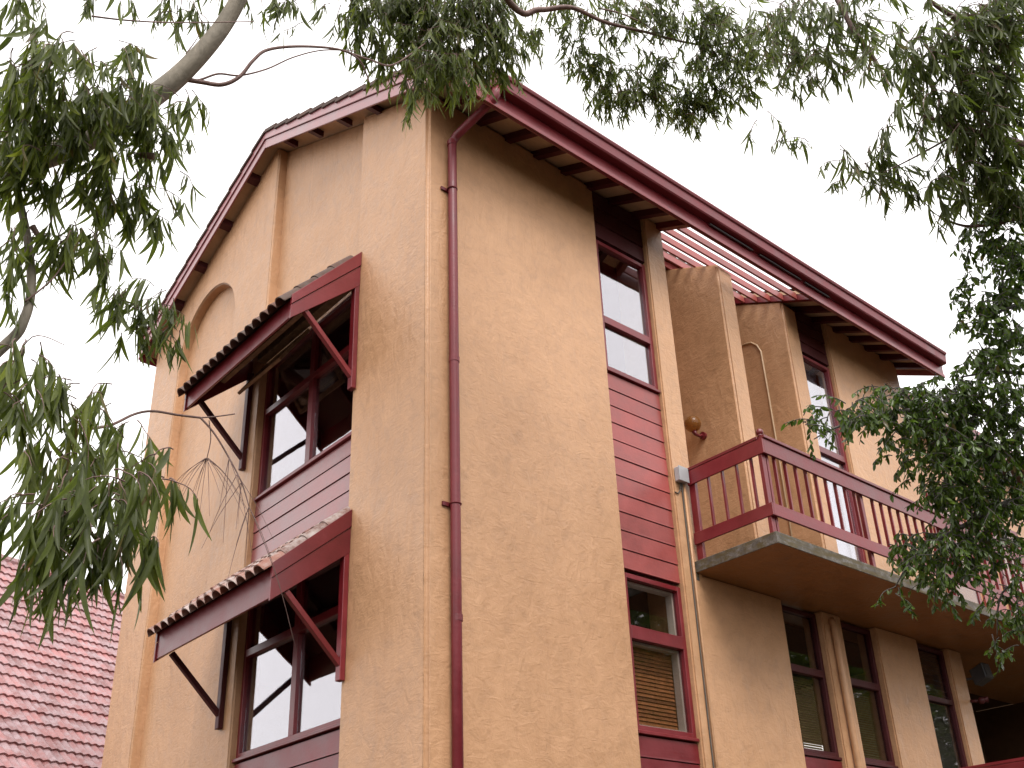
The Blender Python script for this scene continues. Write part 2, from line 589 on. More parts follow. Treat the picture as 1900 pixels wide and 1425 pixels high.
# ---- roof
roof = MB()
def roof_slab(x0, x1, ya, yb, lo=0.10, hi=0.16):
    poly = [(ya, under(ya) + lo), (yb, under(yb) + lo), (yb, under(yb) + hi), (ya, under(ya) + hi)]
    roof.prism(poly, 0, x0, x1)
XB0, XB1 = -0.165, 10.08
roof_slab(XB0, 3.86, -0.58, 0.98)
roof_slab(6.50, XB1, -0.58, 0.98)
roof_slab(XB0, XB1, 0.98, YR)
roof_slab(XB0, XB1, YR, YE + OB)
rf = roof.build('roof', M['soffit'], bld)
# tiled skin over the lining
tl = MB()
def tile_course(x0, x1, ya, yb):
    n = max(2, int((x1 - x0) / 0.05))
    vs = []
    for (y, dz) in ((ya, 0.225), (yb, 0.195)):
        for i in range(n + 1):
            x = x0 + (x1 - x0) * i / n
            vs.append((x, y, under(y) + dz + 0.018 * math.cos(2 * math.pi * x / 0.2)))
    for i in range(n + 1):
        x = x0 + (x1 - x0) * i / n
        vs.append((x, ya, under(ya) + 0.17))
    k = n + 1
    tl.add(vs, [(i, i + 1, k + i + 1, k + i) for i in range(n)] + [(2 * k + i, 2 * k + i + 1, i + 1, i) for i in range(n)])
step = 0.33
y = -0.60
while y < YR:
    y2 = min(y + step, YR)
    if y2 <= 1.0:
        tile_course(0.12, 3.86, y, y2)
        tile_course(6.5, 9.80, y, y2)
    else:
        tile_course(0.12, 9.80, y, y2)
    y = y2
y = YE + OB + 0.02
while y > YR:
    y2 = max(y - step, YR)
    tile_course(0.12, 9.80, y, y2)
    y = y2
o = tl.build('roof_tiles', M['tile_top'], rf)
tag(o, kind='stuff')
# verge tiles along both gables: each its own piece
vt = MB().box(-0.16, 0.16, -0.185, 0.185, -0.014, 0.014).box(-0.165, -0.13, -0.185, 0.185, -0.05, -0.012).mesh('verge_tile', M['tile_top'], 0.004)
ang = math.atan(SL)
for xs, flip in ((-0.068, 1), (9.985, -1)):
    for side in (0, 1):
        k = 0
        while True:
            run = -0.50 + k * step if side == 0 else -OB + 0.08 + k * step
            if run > YR - 0.05:
                break
            yy = run if side == 0 else YE - run
            o = put('roof_tile', vt, rf, (xs, yy, under(yy) + 0.325 + random.uniform(-0.004, 0.004)))
            a = (ang - 0.085) if side == 0 else -(math.atan(SLB) - 0.085)
            o.rotation_euler = (a, 0, 0) if flip == 1 else (-a, 0, math.pi)
            k += 1
# ridge capping
MB().tube([(-0.18, YR, under(YR) + 0.2), (10.1, YR, under(YR) + 0.2)], 0.09, 10).build('ridge_cap', M['tile_top'], rf)

# rafters under the eaves of the long wall
def rafter(x, ya, yb, wd=0.085, mt='red_shade'):
    poly = [(ya, under(ya)), (yb, under(yb)), (yb, under(yb) + 0.098), (ya, under(ya) + 0.098)]
    return MB().prism(poly, 0, x - wd / 2, x + wd / 2).build('rafter', M[mt], rf)
for k in range(8):
    rafter(0.27 + 0.45 * k, -0.574, 0.34)
for x in (3.82, 6.55):
    rafter(x, -0.574, 0.96, 0.09, 'red')
for k in range(7):
    rafter(7.02 + 0.45 * k, -0.574, 0.34)
# short outriggers that carry the barge boards of the gable end
for y in (0.25, 0.98, 1.68, 2.40, 3.10, 4.15, 4.95, 5.72, 6.45, 7.2):
    z = under(y)
    MB().add([(x, y + s * 0.05, z + s * 0.05 * (SL if y < YR else -SLB) + h) for x in (-0.163, 0.02) for s in (-1, 1) for h in (0.0, 0.097)],
             [(0, 1, 3, 2), (4, 6, 7, 5), (0, 4, 5, 1), (2, 3, 7, 6), (0, 2, 6, 4), (1, 5, 7, 3)]).build('outrigger', M['red_shade'], rf)
# barge boards: two boards one above the other, each slope its own, both gables
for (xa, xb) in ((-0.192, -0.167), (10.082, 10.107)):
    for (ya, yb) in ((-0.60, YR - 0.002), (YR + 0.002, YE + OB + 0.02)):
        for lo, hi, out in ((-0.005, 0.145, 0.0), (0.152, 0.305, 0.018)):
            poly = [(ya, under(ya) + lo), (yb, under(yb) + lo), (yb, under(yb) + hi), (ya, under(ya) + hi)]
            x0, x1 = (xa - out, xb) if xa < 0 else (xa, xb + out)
            MB().prism(poly, 0, x0, x1).build('barge_board', M['red_pale'], bld, bevel=0.004)
# fascia boards behind the gutters
zf = under(-0.58)
MB().box(-0.166, 10.081, -0.600, -0.576, zf - 0.075, zf + 0.27).build('fascia_board', M['red'], bld, bevel=0.004)
MB().box(-0.164, 10.079, -0.622, -0.601, zf - 0.070, zf - 0.010).build('fascia_trim', M['red'], bld, bevel=0.004)
MB().box(-0.166, 10.081, YE + OB, YE + OB + 0.024, under(YE + OB) - 0.035, under(YE + OB) + 0.27).build('fascia_board', M['red'], bld)

# ---- gutter along the long eave
gz = zf + 0.155
prof = [(-0.602, gz), (-0.700, gz), (-0.714, gz + 0.02), (-0.718, gz + 0.145), (-0.738, gz + 0.155), (-0.750, gz + 0.185), (-0.740, gz + 0.215), (-0.714, gz + 0.222),
        (-0.700, gz + 0.205), (-0.700, gz + 0.03), (-0.602, gz + 0.03)]
gut = MB().prism(prof, 0, 0.395, 10.055).build('gutter', M['pipe'], bld, bevel=0.003)
cap = [(-0.602, gz - 0.002), (-0.702, gz - 0.002), (-0.722, gz + 0.15), (-0.750, gz + 0.185), (-0.716, gz + 0.225), (-0.602, gz + 0.225)]
for x in (0.387, 10.056):
    MB().prism(cap, 0, x, x + 0.007).build('end_cap', M['pipe'], gut)
for x, ln in ((4.1, 0.9), (5.15, 0.95), (6.2, 0.6)):
    MB().tube([(x, -0.63, gz - 0.028), (x + ln, -0.63, gz - 0.028)], 0.013, 8).build('gutter_seam', M['metal'], gut)

# ---- louvre of red slats filling the gap in the eave
lou = MB().bar((3.90, 0.972, under(0.972) + 0.05), (6.46, 0.972, under(0.972) + 0.05), 0.04, 0.14, (0, 0, 1)).build('louvre', M['red'], bld)
for i in range(7):
    y = -0.50 + 0.225 * i
    z = under(y) + 0.055
    MB().bar((3.868, y, z), (6.502, y, z), 0.03, 0.112, (0, 0.03, 1)).build('slat', M['red_board'], lou, bevel=0.003)

# ---- weatherboard panels
BP = 0.222


def boards(name, fixed, a0, a1, z0, z1, face, mt='red_board', parent=None, top_down=True):
    """horizontal boards; face 'x' (panel in the gable, plane x) or 'y'"""
    pan = MB()
    if face == 'x':
        pan.box(fixed + 0.022, fixed + 0.05, a0, a1, z0, z1)
    else:
        pan.box(a0, a1, fixed + 0.022, fixed + 0.05, z0, z1)
    p = pan.build(name, M['red_shade'], bld)
    n = max(1, int(round((z1 - z0) / BP)))
    h = (z1 - z0) / n
    L = a1 - a0 - 0.004
    b = MB()
    g_ = 0.006
    # shiplap: the lower edge stands slightly proud
    poly = [(-0.004, -h / 2 + g_), (0.020, -h / 2 + g_), (0.020, h / 2 - g_), (0.004, h / 2 - g_), (-0.002, -h / 2 + g_ + 0.02)]
    if face == 'x':
        b.prism(poly, 1, -L / 2, L / 2)
    else:
        b.prism(poly, 0, -L / 2, L / 2)
    me = b.mesh('board', M[mt])
    for i in range(n):
        zc = z0 + (i + 0.5) * h
        off = random.uniform(-0.0025, 0.0025)
        loc = (fixed + off, (a0 + a1) / 2, zc) if face == 'x' else ((a0 + a1) / 2, fixed + off, zc)
        put('board', me, p, loc)
    return p


boards('board_panel', 0.075, 1.382, 3.558, 5.50, 6.725, 'x', 'red_gloss_board')
boards('board_panel', 0.075, 1.382, 3.558, 1.90, 3.675, 'x', 'red')
boards('board_panel', 0.060, 2.612, 3.528, 5.375, 7.80, 'y')
boards('board_panel', 0.060, 2.612, 3.528, 1.90, 3.63, 'y', 'red')
boards('board_panel', 0.060, 2.612, 3.528, 9.77, under(0.06) + 0.07, 'y', 'red_shade')
boards('board_panel', 0.060, 6.882, 7.658, 9.72, under(0.06) + 0.07, 'y', 'red_shade')
for a, b_ in ((5.352, 6.168), (6.602, 7.418)):
    boards('board_panel', 0.060, a, b_, 1.90, 3.67, 'y', 'red')


# ---- windows
def frame_ring(mb, face, d0, d1, a0, a1, z0, z1, t, mi=0, tb=None):
    tb = tb or t
    def bx(p0, p1, q0, q1):
        if face == 'x':
            mb.box(d0, d1, p0, p1, q0, q1, mi)
        else:
            mb.box(p0, p1, d0, d1, q0, q1, mi)
    bx(a0, a0 + t, z0, z1)
    bx(a1 - t, a1, z0, z1)
    bx(a0 + t, a1 - t, z1 - t, z1)
    bx(a0 + t, a1 - t, z0, z0 + tb)


def slab(face, d0, d1, a0, a1, z0, z1):
    return MB().box(d0, d1, a0, a1, z0, z1) if face == 'x' else MB().box(a0, a1, d0, d1, z0, z1)


def window(face, d, a0, a1, z0, z1, transoms=(), mullions=(), t=0.055, gl='glass', label=None, fr='red', liner=False, panes=None):
    """d: plane of the outer face of the frame"""
    fm = MB()
    frame_ring(fm, face, d, d + 0.08, a0, a1, z0, z1, t)
    wn = fm.build('window', M[fr], bld, bevel=0.003)
    if label:
        wn['label'] = label
    for (zt, ht) in transoms:
        slab(face, d - 0.004, d + 0.07, a0 + t, a1 - t, zt - ht / 2, zt + ht / 2).build('transom', M[fr], wn, bevel=0.003)
    zs = [z0 + t] + sorted(v for zt, ht in transoms for v in (zt - ht / 2, zt + ht / 2)) + [z1 - t]
    for (am, wm, mz0, mz1) in mullions:
        slab(face, d + 0.002, d + 0.074, am - wm / 2, am + wm / 2, mz0, mz1).build('mullion', M[fr], wn, bevel=0.003)
    for i in range(0, len(zs), 2):
        cuts = [a0 + t]
        for (am, wm, mz0, mz1) in sorted(mullions):
            if mz0 < zs[i] + 0.05 and mz1 > zs[i + 1] - 0.05:
                cuts += [am - wm / 2, am + wm / 2]
        cuts.append(a1 - t)
        for j in range(0, len(cuts), 2):
            if liner:
                ln = MB()
                frame_ring(ln, face, d + 0.075, d + 0.16, cuts[j] + 0.001, cuts[j + 1] - 0.001, zs[i] + 0.001, zs[i + 1] - 0.001, 0.028)
                ln.build('inner_frame', M['white'], wn)
            slab(face, d + 0.045, d + 0.049, cuts[j] + 0.0005, cuts[j + 1] - 0.0005, zs[i] + 0.0005, zs[i + 1] - 0.0005).build('pane', M[gl if isinstance(gl, str) else gl[i // 2]], wn)
    # sill
    if face == 'x':
        MB().box(d - 0.045, d + 0.09, a0 + 0.002, a1 - 0.002, z0 - 0.035, z0 - 0.001).build('sill', M[fr], wn, bevel=0.004)
    else:
        MB().box(a0 + 0.002, a1 - 0.002, d - 0.035, d + 0.09, z0 - 0.035, z0 - 0.001).build('sill', M[fr], wn, bevel=0.004)
    return wn


# gable: upper window with an open awning sash, lower window
w1 = window('x', 0.085, 1.382, 3.558, 6.765, 8.655, ((7.93, 0.075),), ((2.41, 0.10, 6.82, 7.893), (2.41, 0.10, 7.968, 8.60)),
            label='upper gable window with its left top sash pushed open')
w2 = window('x', 0.085, 1.382, 3.558, 3.722, 5.46, ((4.87, 0.085),), ((2.41, 0.10, 3.777, 4.827), (2.41, 0.10, 4.913, 5.40)))
# the open top sash, hinged at the head
sash = MB()
piv = Vector((0.07, 0, 8.60))
sa = rad(33)
def sw(y, dn, out):
    """point on the tilted sash: dn down the sash, out away from its outer face"""
    return (piv.x - math.sin(sa) * dn - math.cos(sa) * out, y, piv.z - math.cos(sa) * dn + math.sin(sa) * out)
def sash_bar(mb, ya, yb, da, db, oa, ob):
    mb.add([sw(y, d_, o_) for o_ in (oa, ob) for d_ in (da, db) for y in (ya, yb)],
           [(0, 2, 3, 1), (4, 5, 7, 6), (0, 1, 5, 4), (2, 6, 7, 3), (0, 4, 6, 2), (1, 3, 7, 5)])
SD = 0.66
sash_bar(sash, 2.47, 2.525, 0, SD, 0, 0.04)
sash_bar(sash, 3.44, 3.495, 0, SD, 0, 0.04)
sash_bar(sash, 2.525, 3.44, 0, 0.055, 0, 0.04)
sash_bar(sash, 2.525, 3.44, SD - 0.06, SD, 0, 0.04)
so = sash.build('open_sash', M['timber'], w1, bevel=0.003)
for o in list(w1.children):
    if o.name.startswith('pane'):
        pass
pn = MB()
sash_bar(pn, 2.5255, 3.4395, 0.0555, SD - 0.0605, 0.018, 0.022)
pn.build('sash_pane', M['glass'], w1)
# weathered lintel beam over the upper window
MB().box(-0.065, 0.05, 1.384, 3.556, 8.64, 8.80).build('lintel', M['timber'], bld, bevel=0.006)

# long wall windows
window('y', 0.065, 2.612, 3.528, 7.845, 9.735, ((8.555, 0.10),), label='tall window of the top floor between corner wall and column')
window('y', 0.065, 2.612, 3.528, 3.675, 5.335, ((4.69, 0.14),), gl=('glass_dim', 'glass_dim'), liner=True, label='middle floor window with a brown slat blind behind the glass')
window('y', 0.065, 6.882, 7.658, 5.74, 9.685, ((8.10, 0.10),), liner=True, label='tall balcony door window beside the fin wall')
for a, b_ in ((5.352, 6.168), (6.602, 7.418)):
    window('y', 0.085, a, b_, 3.715, 5.50, ((4.72, 0.09),), gl=('glass_dim', 'glass_dim'), fr='red_shade')  # frames in the red with recess shade in its colour
dw = window('y', 0.065, 8.472, 9.298, 2.70, 5.50, ((4.74, 0.07),), gl=('glass_dim', 'glass_dim'), fr='red_shade', label='doorway under the balcony with a louvre above it')
sl_me = MB().prism([(-0.03, -0.012), (0.03, 0.018), (0.03, 0.026), (-0.03, -0.004)], 0, -0.36, 0.36).mesh('louvre_blade', M['red_shade'])
for i in range(9):
    put('louvre_blade', sl_me, dw, (8.885, 0.145, 4.83 + i * 0.07))
MB().box(8.53, 9.24, 0.16, 0.165, 2.75, 4.70).build('fly_screen', M['mesh'], dw)
# blinds behind glass
def blind(x0, x1, y, z0, z1, pitch, mt, tilt, name, dep=0.017):
    n = int((z1 - z0) / pitch)
    root = MB().box(x0, x1, y - 0.02, y + 0.02, z1 - 0.03, z1 + 0.01).build(name, M[mt], bld)
    L = (x1 - x0) / 2
    me = MB().prism([(-dep, -tilt), (dep, tilt), (dep, tilt + 0.003), (-dep, -tilt + 0.003)], 0, -L, L).mesh('blind_slat', M[mt])
    for i in range(n):
        put('blind_slat', me, root, ((x0 + x1) / 2, y, z1 - 0.05 - i * pitch))
blind(2.70, 3.44, 0.235, 3.72, 4.61, 0.042, 'blind', 0.0185, 'slat_blind', 0.006)
blind(5.44, 6.08, 0.24, 3.76, 4.66, 0.030, 'venetian', 0.013, 'venetian_blind', 0.010)
blind(6.69, 7.33, 0.24, 3.76, 4.66, 0.030, 'venetian', 0.013, 'venetian_blind', 0.010)
# rooms behind: near-black sheets stand in for room shade, pale curtains
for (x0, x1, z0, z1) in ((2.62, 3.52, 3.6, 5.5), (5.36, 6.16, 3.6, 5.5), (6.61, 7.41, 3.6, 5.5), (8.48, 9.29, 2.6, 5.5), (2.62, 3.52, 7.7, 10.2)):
    MB().box(x0, x1, 0.55, 0.57, z0, z1).build('room_shade_sheet', M['dark'], bld)
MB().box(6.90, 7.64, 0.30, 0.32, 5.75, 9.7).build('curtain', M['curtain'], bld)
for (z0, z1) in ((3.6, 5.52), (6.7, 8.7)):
    MB().box(0.95, 0.97, 1.0, 3.9, z0, z1).build('room_shade_sheet', M['dark'], bld)

# ---- balcony slab
bs = MB()
bs.box(3.75, 14.15, -1.14, 1.3, 5.535, 5.670)
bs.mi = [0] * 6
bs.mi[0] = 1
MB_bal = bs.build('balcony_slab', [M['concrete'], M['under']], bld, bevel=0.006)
bs = MB().box(8.72, 13.6, -1.14, 1.995, 2.55, 2.685)
bs.build('balcony_slab', [M['concrete']], bld, bevel=0.006)
MB().box(3.752, 3.80, -0.004, 0.05, 5.45, 5.534).build('slab_bracket', M['concrete'], bld)


# ================================================================== balcony railings
def railing(x0, x1, yf, yw, ztop, zfloor, label, posts, name='balcony_railing', end_only=False):
    t = thing(name, (x0, yf, zfloor), label, 'railing', 'balcony railings')
    R_ = M['red']
    z1, z0 = ztop - 0.045, ztop - 0.225
    # front
    MB().box(x0 - 0.012, x1, yf - 0.055, yf + 0.03, ztop - 0.04, ztop).build('handrail', R_, t, bevel=0.005)
    MB().box(x0 - 0.008, x1, yf - 0.035, yf - 0.005, z0, z1).build('rail_board', R_, t, bevel=0.004)
    MB().box(x0 - 0.008, x1, yf - 0.035, yf - 0.005, zfloor + 0.19, zfloor + 0.335).build('lower_rail', R_, t, bevel=0.004)
    # end
    MB().box(x0 - 0.035, x0 + 0.05, yf + 0.032, yw, ztop - 0.04, ztop).build('handrail', R_, t, bevel=0.005)
    MB().box(x0 - 0.034, x0 - 0.010, yf - 0.034, yw, z0, z1).build('rail_board', R_, t, bevel=0.004)
    MB().box(x0 - 0.034, x0 - 0.010, yf - 0.034, yw, zfloor + 0.19, zfloor + 0.335).build('lower_rail', R_, t, bevel=0.004)
    # posts
    for (x, y, a, b_) in posts:
        MB().box(x - a / 2, x + a / 2, y - b_ / 2, y + b_ / 2, zfloor + 0.002, z1).build('post', R_, t, bevel=0.004)
    zb0, zb1 = zfloor + 0.27, z0 + 0.08
    me = MB().box(-0.011, 0.011, -0.018, 0.018, 0, zb1 - zb0).mesh('baluster', R_)
    x = x0 + 0.205
    k = 0
    px_ = [p[0] for p in posts]
    while x < x1 - 0.05:
        if min(abs(x - q) for q in px_) > 0.06:
            put('baluster', me, t, (x, yf + 0.0135, zb0))
        x += 0.1985
    y = yw - 0.28
    while y > yf + 0.12:
        o = put('baluster', me, t, (x0 + 0.009, y, zb0))
        o.rotation_euler = (0, 0, math.pi / 2)
        y -= 0.205
    return t


t = railing(3.785, 12.9, -1.105, -0.03, 6.83, 5.67, 'dark red balcony railing with slim balusters on the mossy concrete balcony',
            [(3.80, -1.07, 0.07, 0.05), (3.87, -1.075, 0.035, 0.04), (3.80, -0.075, 0.05, 0.09), (5.73, -1.075, 0.06, 0.05), (7.66, -1.075, 0.06, 0.05), (9.6, -1.075, 0.06, 0.05), (11.5, -1.075, 0.06, 0.05)])
MB().sphere((3.80, -1.09, 6.885), 0.045, 10, 6).tube([(3.80, -1.09, 6.825), (3.80, -1.09, 6.86)], 0.03, 8).build('finial', M['red'], t, smooth=True)
railing(8.765, 12.9, -1.105, 2.15, 3.78, 2.685, 'red railing of the lower balcony at the foot of the picture beside the dark passage',
        [(8.78, -1.07, 0.07, 0.05), (8.78, 1.9, 0.05, 0.09), (10.8, -1.07, 0.06, 0.05)])


# ================================================================== window awnings
def s_tile_mesh(mt, width=0.176, length=0.36):
    """one barrel tile: a hump and a shallow pan"""
    n = 16
    top, bot = [], []
    for i in range(n + 1):
        u = i / n
        x = (u - 0.5) * (width + 0.01)
        h = 0.068 * math.sqrt(max(0.0, 1 - (abs(u - 0.5) / 0.40) ** 2))
        top.append((x, h + 0.013))
        bot.append((x, h))
    mb = MB()
    prof_ = top + bot[::-1]
    k = len(prof_)
    vs = [(x, -length / 2, z) for x, z in prof_] + [(x, length / 2, z) for x, z in prof_]
    fs = [(i, (i + 1) % k, k + (i + 1) % k, k + i) for i in range(k)]
    for i in range(n):
        fs.append((i, i + 1, k - 2 - i, k - 1 - i))
        fs.append((k + i, k + i + 1, 2 * k - 2 - i, 2 * k - 1 - i))
    mb.add(vs, fs)
    return mb.mesh('barrel_tile', M[mt])


def awning(zw, zfr, zfas, zpost, zstrut, label, mt, beam_pale):
    XF = -0.80
    y0, y1 = 1.27, 3.83
    sl = (zw - zfr) / (-XF)
    t = thing('window_awning', (0, (y0 + y1) / 2, zpost), label, 'awning', 'tiled awnings over the gable windows')
    R_ = M['red']
    def zt(x):
        return zw + sl * x
    # tiles, course by course
    th = math.atan(sl)
    me = s_tile_mesh(mt)
    ncol = 15
    wd = (y1 + 0.012 - (y0 + 0.012)) / ncol
    slope_len = -XF / math.cos(th)
    ncourse = 4
    for c in range(ncourse):
        s = 0.10 + c * 0.298
        for i in range(ncol):
            xx = XF - 0.040 + s * math.cos(th)
            zz = zt(XF - 0.05) + s * math.sin(th) + 0.012
            o = put('tile', me, t, (xx, y0 + 0.012 + (i + 0.5) * wd, zz))
            # local: x across -> world -y, y up the slope, z out of the slope
            ey = Vector((math.cos(th - 0.05), 0, math.sin(th - 0.05)))
            ex = Vector((0, -1, 0))
            ez = ex.cross(ey)
            jit = Matrix.Rotation(random.uniform(-0.02, 0.02), 3, 'Z')
            rm = Matrix((ex, ey, ez)).transposed() @ jit
            o.rotation_euler = rm.to_euler()
    # sarking boards under the tiles
    poly = [(0.0, zt(0) - 0.035), (XF + 0.005, zt(XF + 0.005) - 0.035), (XF + 0.005, zt(XF + 0.005) - 0.015), (0.0, zt(0) - 0.015)]
    MB().prism(poly, 1, y0 + 0.032, y1 - 0.032).build('lining', M['red_shade'], t)
    # rafters and cross beam
    for y in (2.10, 2.95):
        poly = [(0.0, zt(0) - 0.13), (XF + 0.03, zt(XF + 0.03) - 0.13), (XF + 0.03, zt(XF + 0.03) - 0.037), (0.0, zt(0) - 0.037)]
        MB().prism(poly, 1, y - 0.03, y + 0.03).build('rafter', M['red_shade'], t)
    MB().box(-0.42, -0.36, y0 + 0.034, y1 - 0.034, zt(-0.39) - 0.21, zt(-0.39) - 0.135).build('purlin', M['timber' if beam_pale else 'red_shade'], t)
    # side barge boards
    for ya, yb in ((y0, y0 + 0.03), (y1 - 0.03, y1)):
        lowf = zfas - 0.015
        split = 0.42
        for a, b_, out in ((0.0, split - 0.012, 0.0), (split, 1.0, 0.012)):
            def zz(x, f):
                full0 = zt(x) + 0.035
                bot = zw - 0.43 + (lowf - (zw - 0.43)) * (x / XF)
                return bot + (full0 - bot) * (1 - f)
            xs = (-0.002, XF - 0.03)
            hi0, lo0 = zz(xs[0], a), zz(xs[0], b_)
            hi1, lo1 = zz(xs[1], a), zz(xs[1], b_)
            oa = (ya - (0.012 - out), yb) if ya == y0 else (ya, yb + (0.012 - out))
            MB().prism([(xs[0], lo0), (xs[1], lo1), (xs[1], hi1), (xs[0], hi0)], 1, oa[0], oa[1]).build('barge_board', R_, t, bevel=0.003)
    # fascia board across the front
    MB().box(XF - 0.012, XF + 0.014, y0 + 0.031, y1 - 0.031, zfas, zt(XF) - 0.02).build('fascia_board', R_, t, bevel=0.004)
    # posts on the wall and diagonal struts
    for y, mtp in ((y0 + 0.045, 'red'), (y1 - 0.045, 'red_shade')):
        MB().box(-0.062, -0.003, y - 0.042, y + 0.042, zpost, zw - 0.40).build('wall_post', M[mtp], t, bevel=0.005)
        yy = y
        MB().bar((-0.045, yy, zstrut), (-0.655, yy, zstrut + 0.60), 0.058, 0.058, (0, 1, 0)).build('strut', M[mtp], t, bevel=0.004)
    return t


awning(8.98, 8.07, 7.82, 7.215, 7.37, 'dark tiled awning on red struts over the upper gable window', 'tile_top', True)
awning(5.78, 5.06, 4.74, 4.075, 4.23, 'pale lichened tile awning on red struts over the lower gable window', 'tile_pale', False)

# ================================================================== downpipe
dp = thing('downpipe', (0.29, -0.06, 0), 'dark red round downpipe running down the stucco corner from the gutter', 'downpipe')
pp = [(0.445, -0.655, gz + 0.012), (0.445, -0.655, gz - 0.09), (0.432, -0.62, gz - 0.15), (0.315, -0.115, 9.93), (0.295, -0.065, 9.86), (0.29, -0.062, 9.78), (0.283, -0.062, 5.0), (0.275, -0.062, 0.0)]
MB().tube(pp, 0.049, 14).build('pipe', M['pipe'], dp, smooth=True)
for z in (9.80, 7.0, 4.35):
    MB().tube([(0.287, -0.062, z), (0.287, -0.062, z + 0.06)], 0.0535, 14).build('collar', M['pipe'], dp)
for z in (9.18, 5.47, 2.2):
    b = MB().box(0.17, 0.335, -0.022, -0.004, z - 0.02, z + 0.02)
    b.tube([(0.284 + 0.052 * math.cos(a), -0.062 + 0.052 * math.sin(a), z) for a in [2 * math.pi * i / 14 for i in range(15)]], 0.008, 6)
    b.build('bracket', M['pipe'], dp)

# ================================================================== small fittings
lamp = thing('globe_lamp', (5.03, 0.58, 7.92), 'amber glass globe lamp on a red bracket on the fin wall', 'wall lamp')
MB().tube([(5.027, 0.60, 7.92), (4.985, 0.60, 7.92)], 0.052, 14).build('wall_plate', M['red'], lamp)
MB().tube([(4.985, 0.60, 7.92), (4.94, 0.61, 7.90), (4.89, 0.63, 7.92), (4.875, 0.64, 7.965)], [0.022, 0.02, 0.024, 0.04], 10).build('arm', M['red'], lamp, smooth=True)
MB().sphere((4.87, 0.645, 8.075), 0.115, 22, 14).build('globe', M['amber'], lamp, smooth=True)

jb = thing('junction_box', (3.64, -0.05, 6.72), 'small pale grey electrical box on the column beside the balcony railing', 'electrical box')
MB().box(3.565, 3.725, -0.075, -0.003, 6.62, 6.80).build('box', M['grey_box'], jb, bevel=0.008)
MB().box(3.560, 3.730, -0.085, -0.0755, 6.615, 6.805).build('lid', M['grey_box'], jb, bevel=0.003)
cb = MB().tube([(3.535, -0.006, 6.48), (3.58, -0.012, 6.47), (3.625, -0.014, 6.52), (3.64, -0.02, 6.615)], 0.008, 6)
cb.tube([(3.66, -0.02, 6.617), (3.665, -0.012, 6.4), (3.66, -0.012, 5.5), (3.655, -0.012, 4.0), (3.65, -0.012, 0.5)], 0.009, 6)
o = cb.build('cable', M['cable'])
tag(o, 'thin dark cable running down the column from the grey box', 'cable')
o = MB().tube([(3.70, -0.018, 6.63), (3.70, -0.018, 5.3), (3.69, -0.018, 0.2)], 0.015, 10).build('conduit', M['stucco'], smooth=True)
tag(o, 'ochre painted conduit on the column below the grey electrical box', 'pipe')
arc = [(6.515, 0.80, 10.02), (6.515, 0.72, 10.02), (6.515, 0.62, 9.99), (6.515, 0.53, 9.90), (6.515, 0.475, 9.76), (6.515, 0.465, 9.0), (6.515, 0.465, 5.69)]
o = MB().tube(arc, 0.014, 8).build('conduit', M['conduit'], smooth=True)
tag(o, 'slim pale pipe curving down the side of the second fin wall behind the railing', 'pipe')
o = MB().tube([(6.34, -0.05, 0.1), (6.34, -0.05, 5.36), (6.35, -0.01, 5.44)], 0.045, 12).build('waste_pipe', M['stucco'], smooth=True)
tag(o, 'ochre waste pipe between the two narrow windows under the balcony', 'pipe')

fl = thing('floodlight', (9.72, -0.02, 5.15), 'black floodlight on the pier under the balcony', 'floodlight')
MB().tube([(9.69, -0.004, 5.12), (9.72, -0.10, 5.12), (9.76, -0.16, 5.17)], 0.018, 8).build('bracket', M['metal'], fl)
MB().prism([(-0.10, 5.02), (-0.30, 5.10), (-0.27, 5.32), (-0.06, 5.24)], 0, 9.70, 9.92).build('housing', M['metal'], fl, bevel=0.01)
MB().prism([(-0.305, 5.105), (-0.312, 5.11), (-0.28, 5.315), (-0.272, 5.31)], 0, 9.715, 9.905).build('glass_front', M['metal'], fl)
o = MB().tube([(9.66, -0.004, 4.80), (9.70, -0.10, 4.79)], 0.022, 8).sphere((9.72, -0.14, 4.79), 0.05, 12, 8).tube([(9.73, -0.15, 4.80), (9.78, -0.20, 4.80)], [0.03, 0.045], 10).build('sensor_lamp', M['red_shade'], smooth=True)
tag(o, 'small dark spotlight on the pier below the floodlight', 'spotlight')

# ================================================================== the next wing beyond the end wall
wing = thing('neighbouring_wing', (10.4, 0.6, 0), 'low ochre wing with red fascia behind the leafy tree', 'building')
w = MB().box(10.4, 18, 0.6, 6, 5.68, 9.9)
w.build('wall', ST, wing)
MB().box(10.1, 18.2, 0.20, 0.24, 9.95, 10.28).build('fascia_board', M['red'], wing)
MB().prism([(0.24, 9.97), (3.2, 11.3), (6.3, 9.97)], 0, 10.12, 18.2).build('roof', M['tile_top'], wing)
for x in (11.0, 13.2):
    wn = MB()
    frame_ring(wn, 'y', 0.56, 0.598, x, x + 1.1, 6.0, 8.7, 0.08)
    q = wn.build('window', M['red'], wing)
    MB().box(x + 0.081, x + 1.019, 0.575, 0.582, 6.081, 8.619).build('pane', M['glass_dim'], q)
MB().box(12.25, 13.0, 0.56, 0.597, 5.7, 8.9).build('red_panel', M['red_board'], wing)

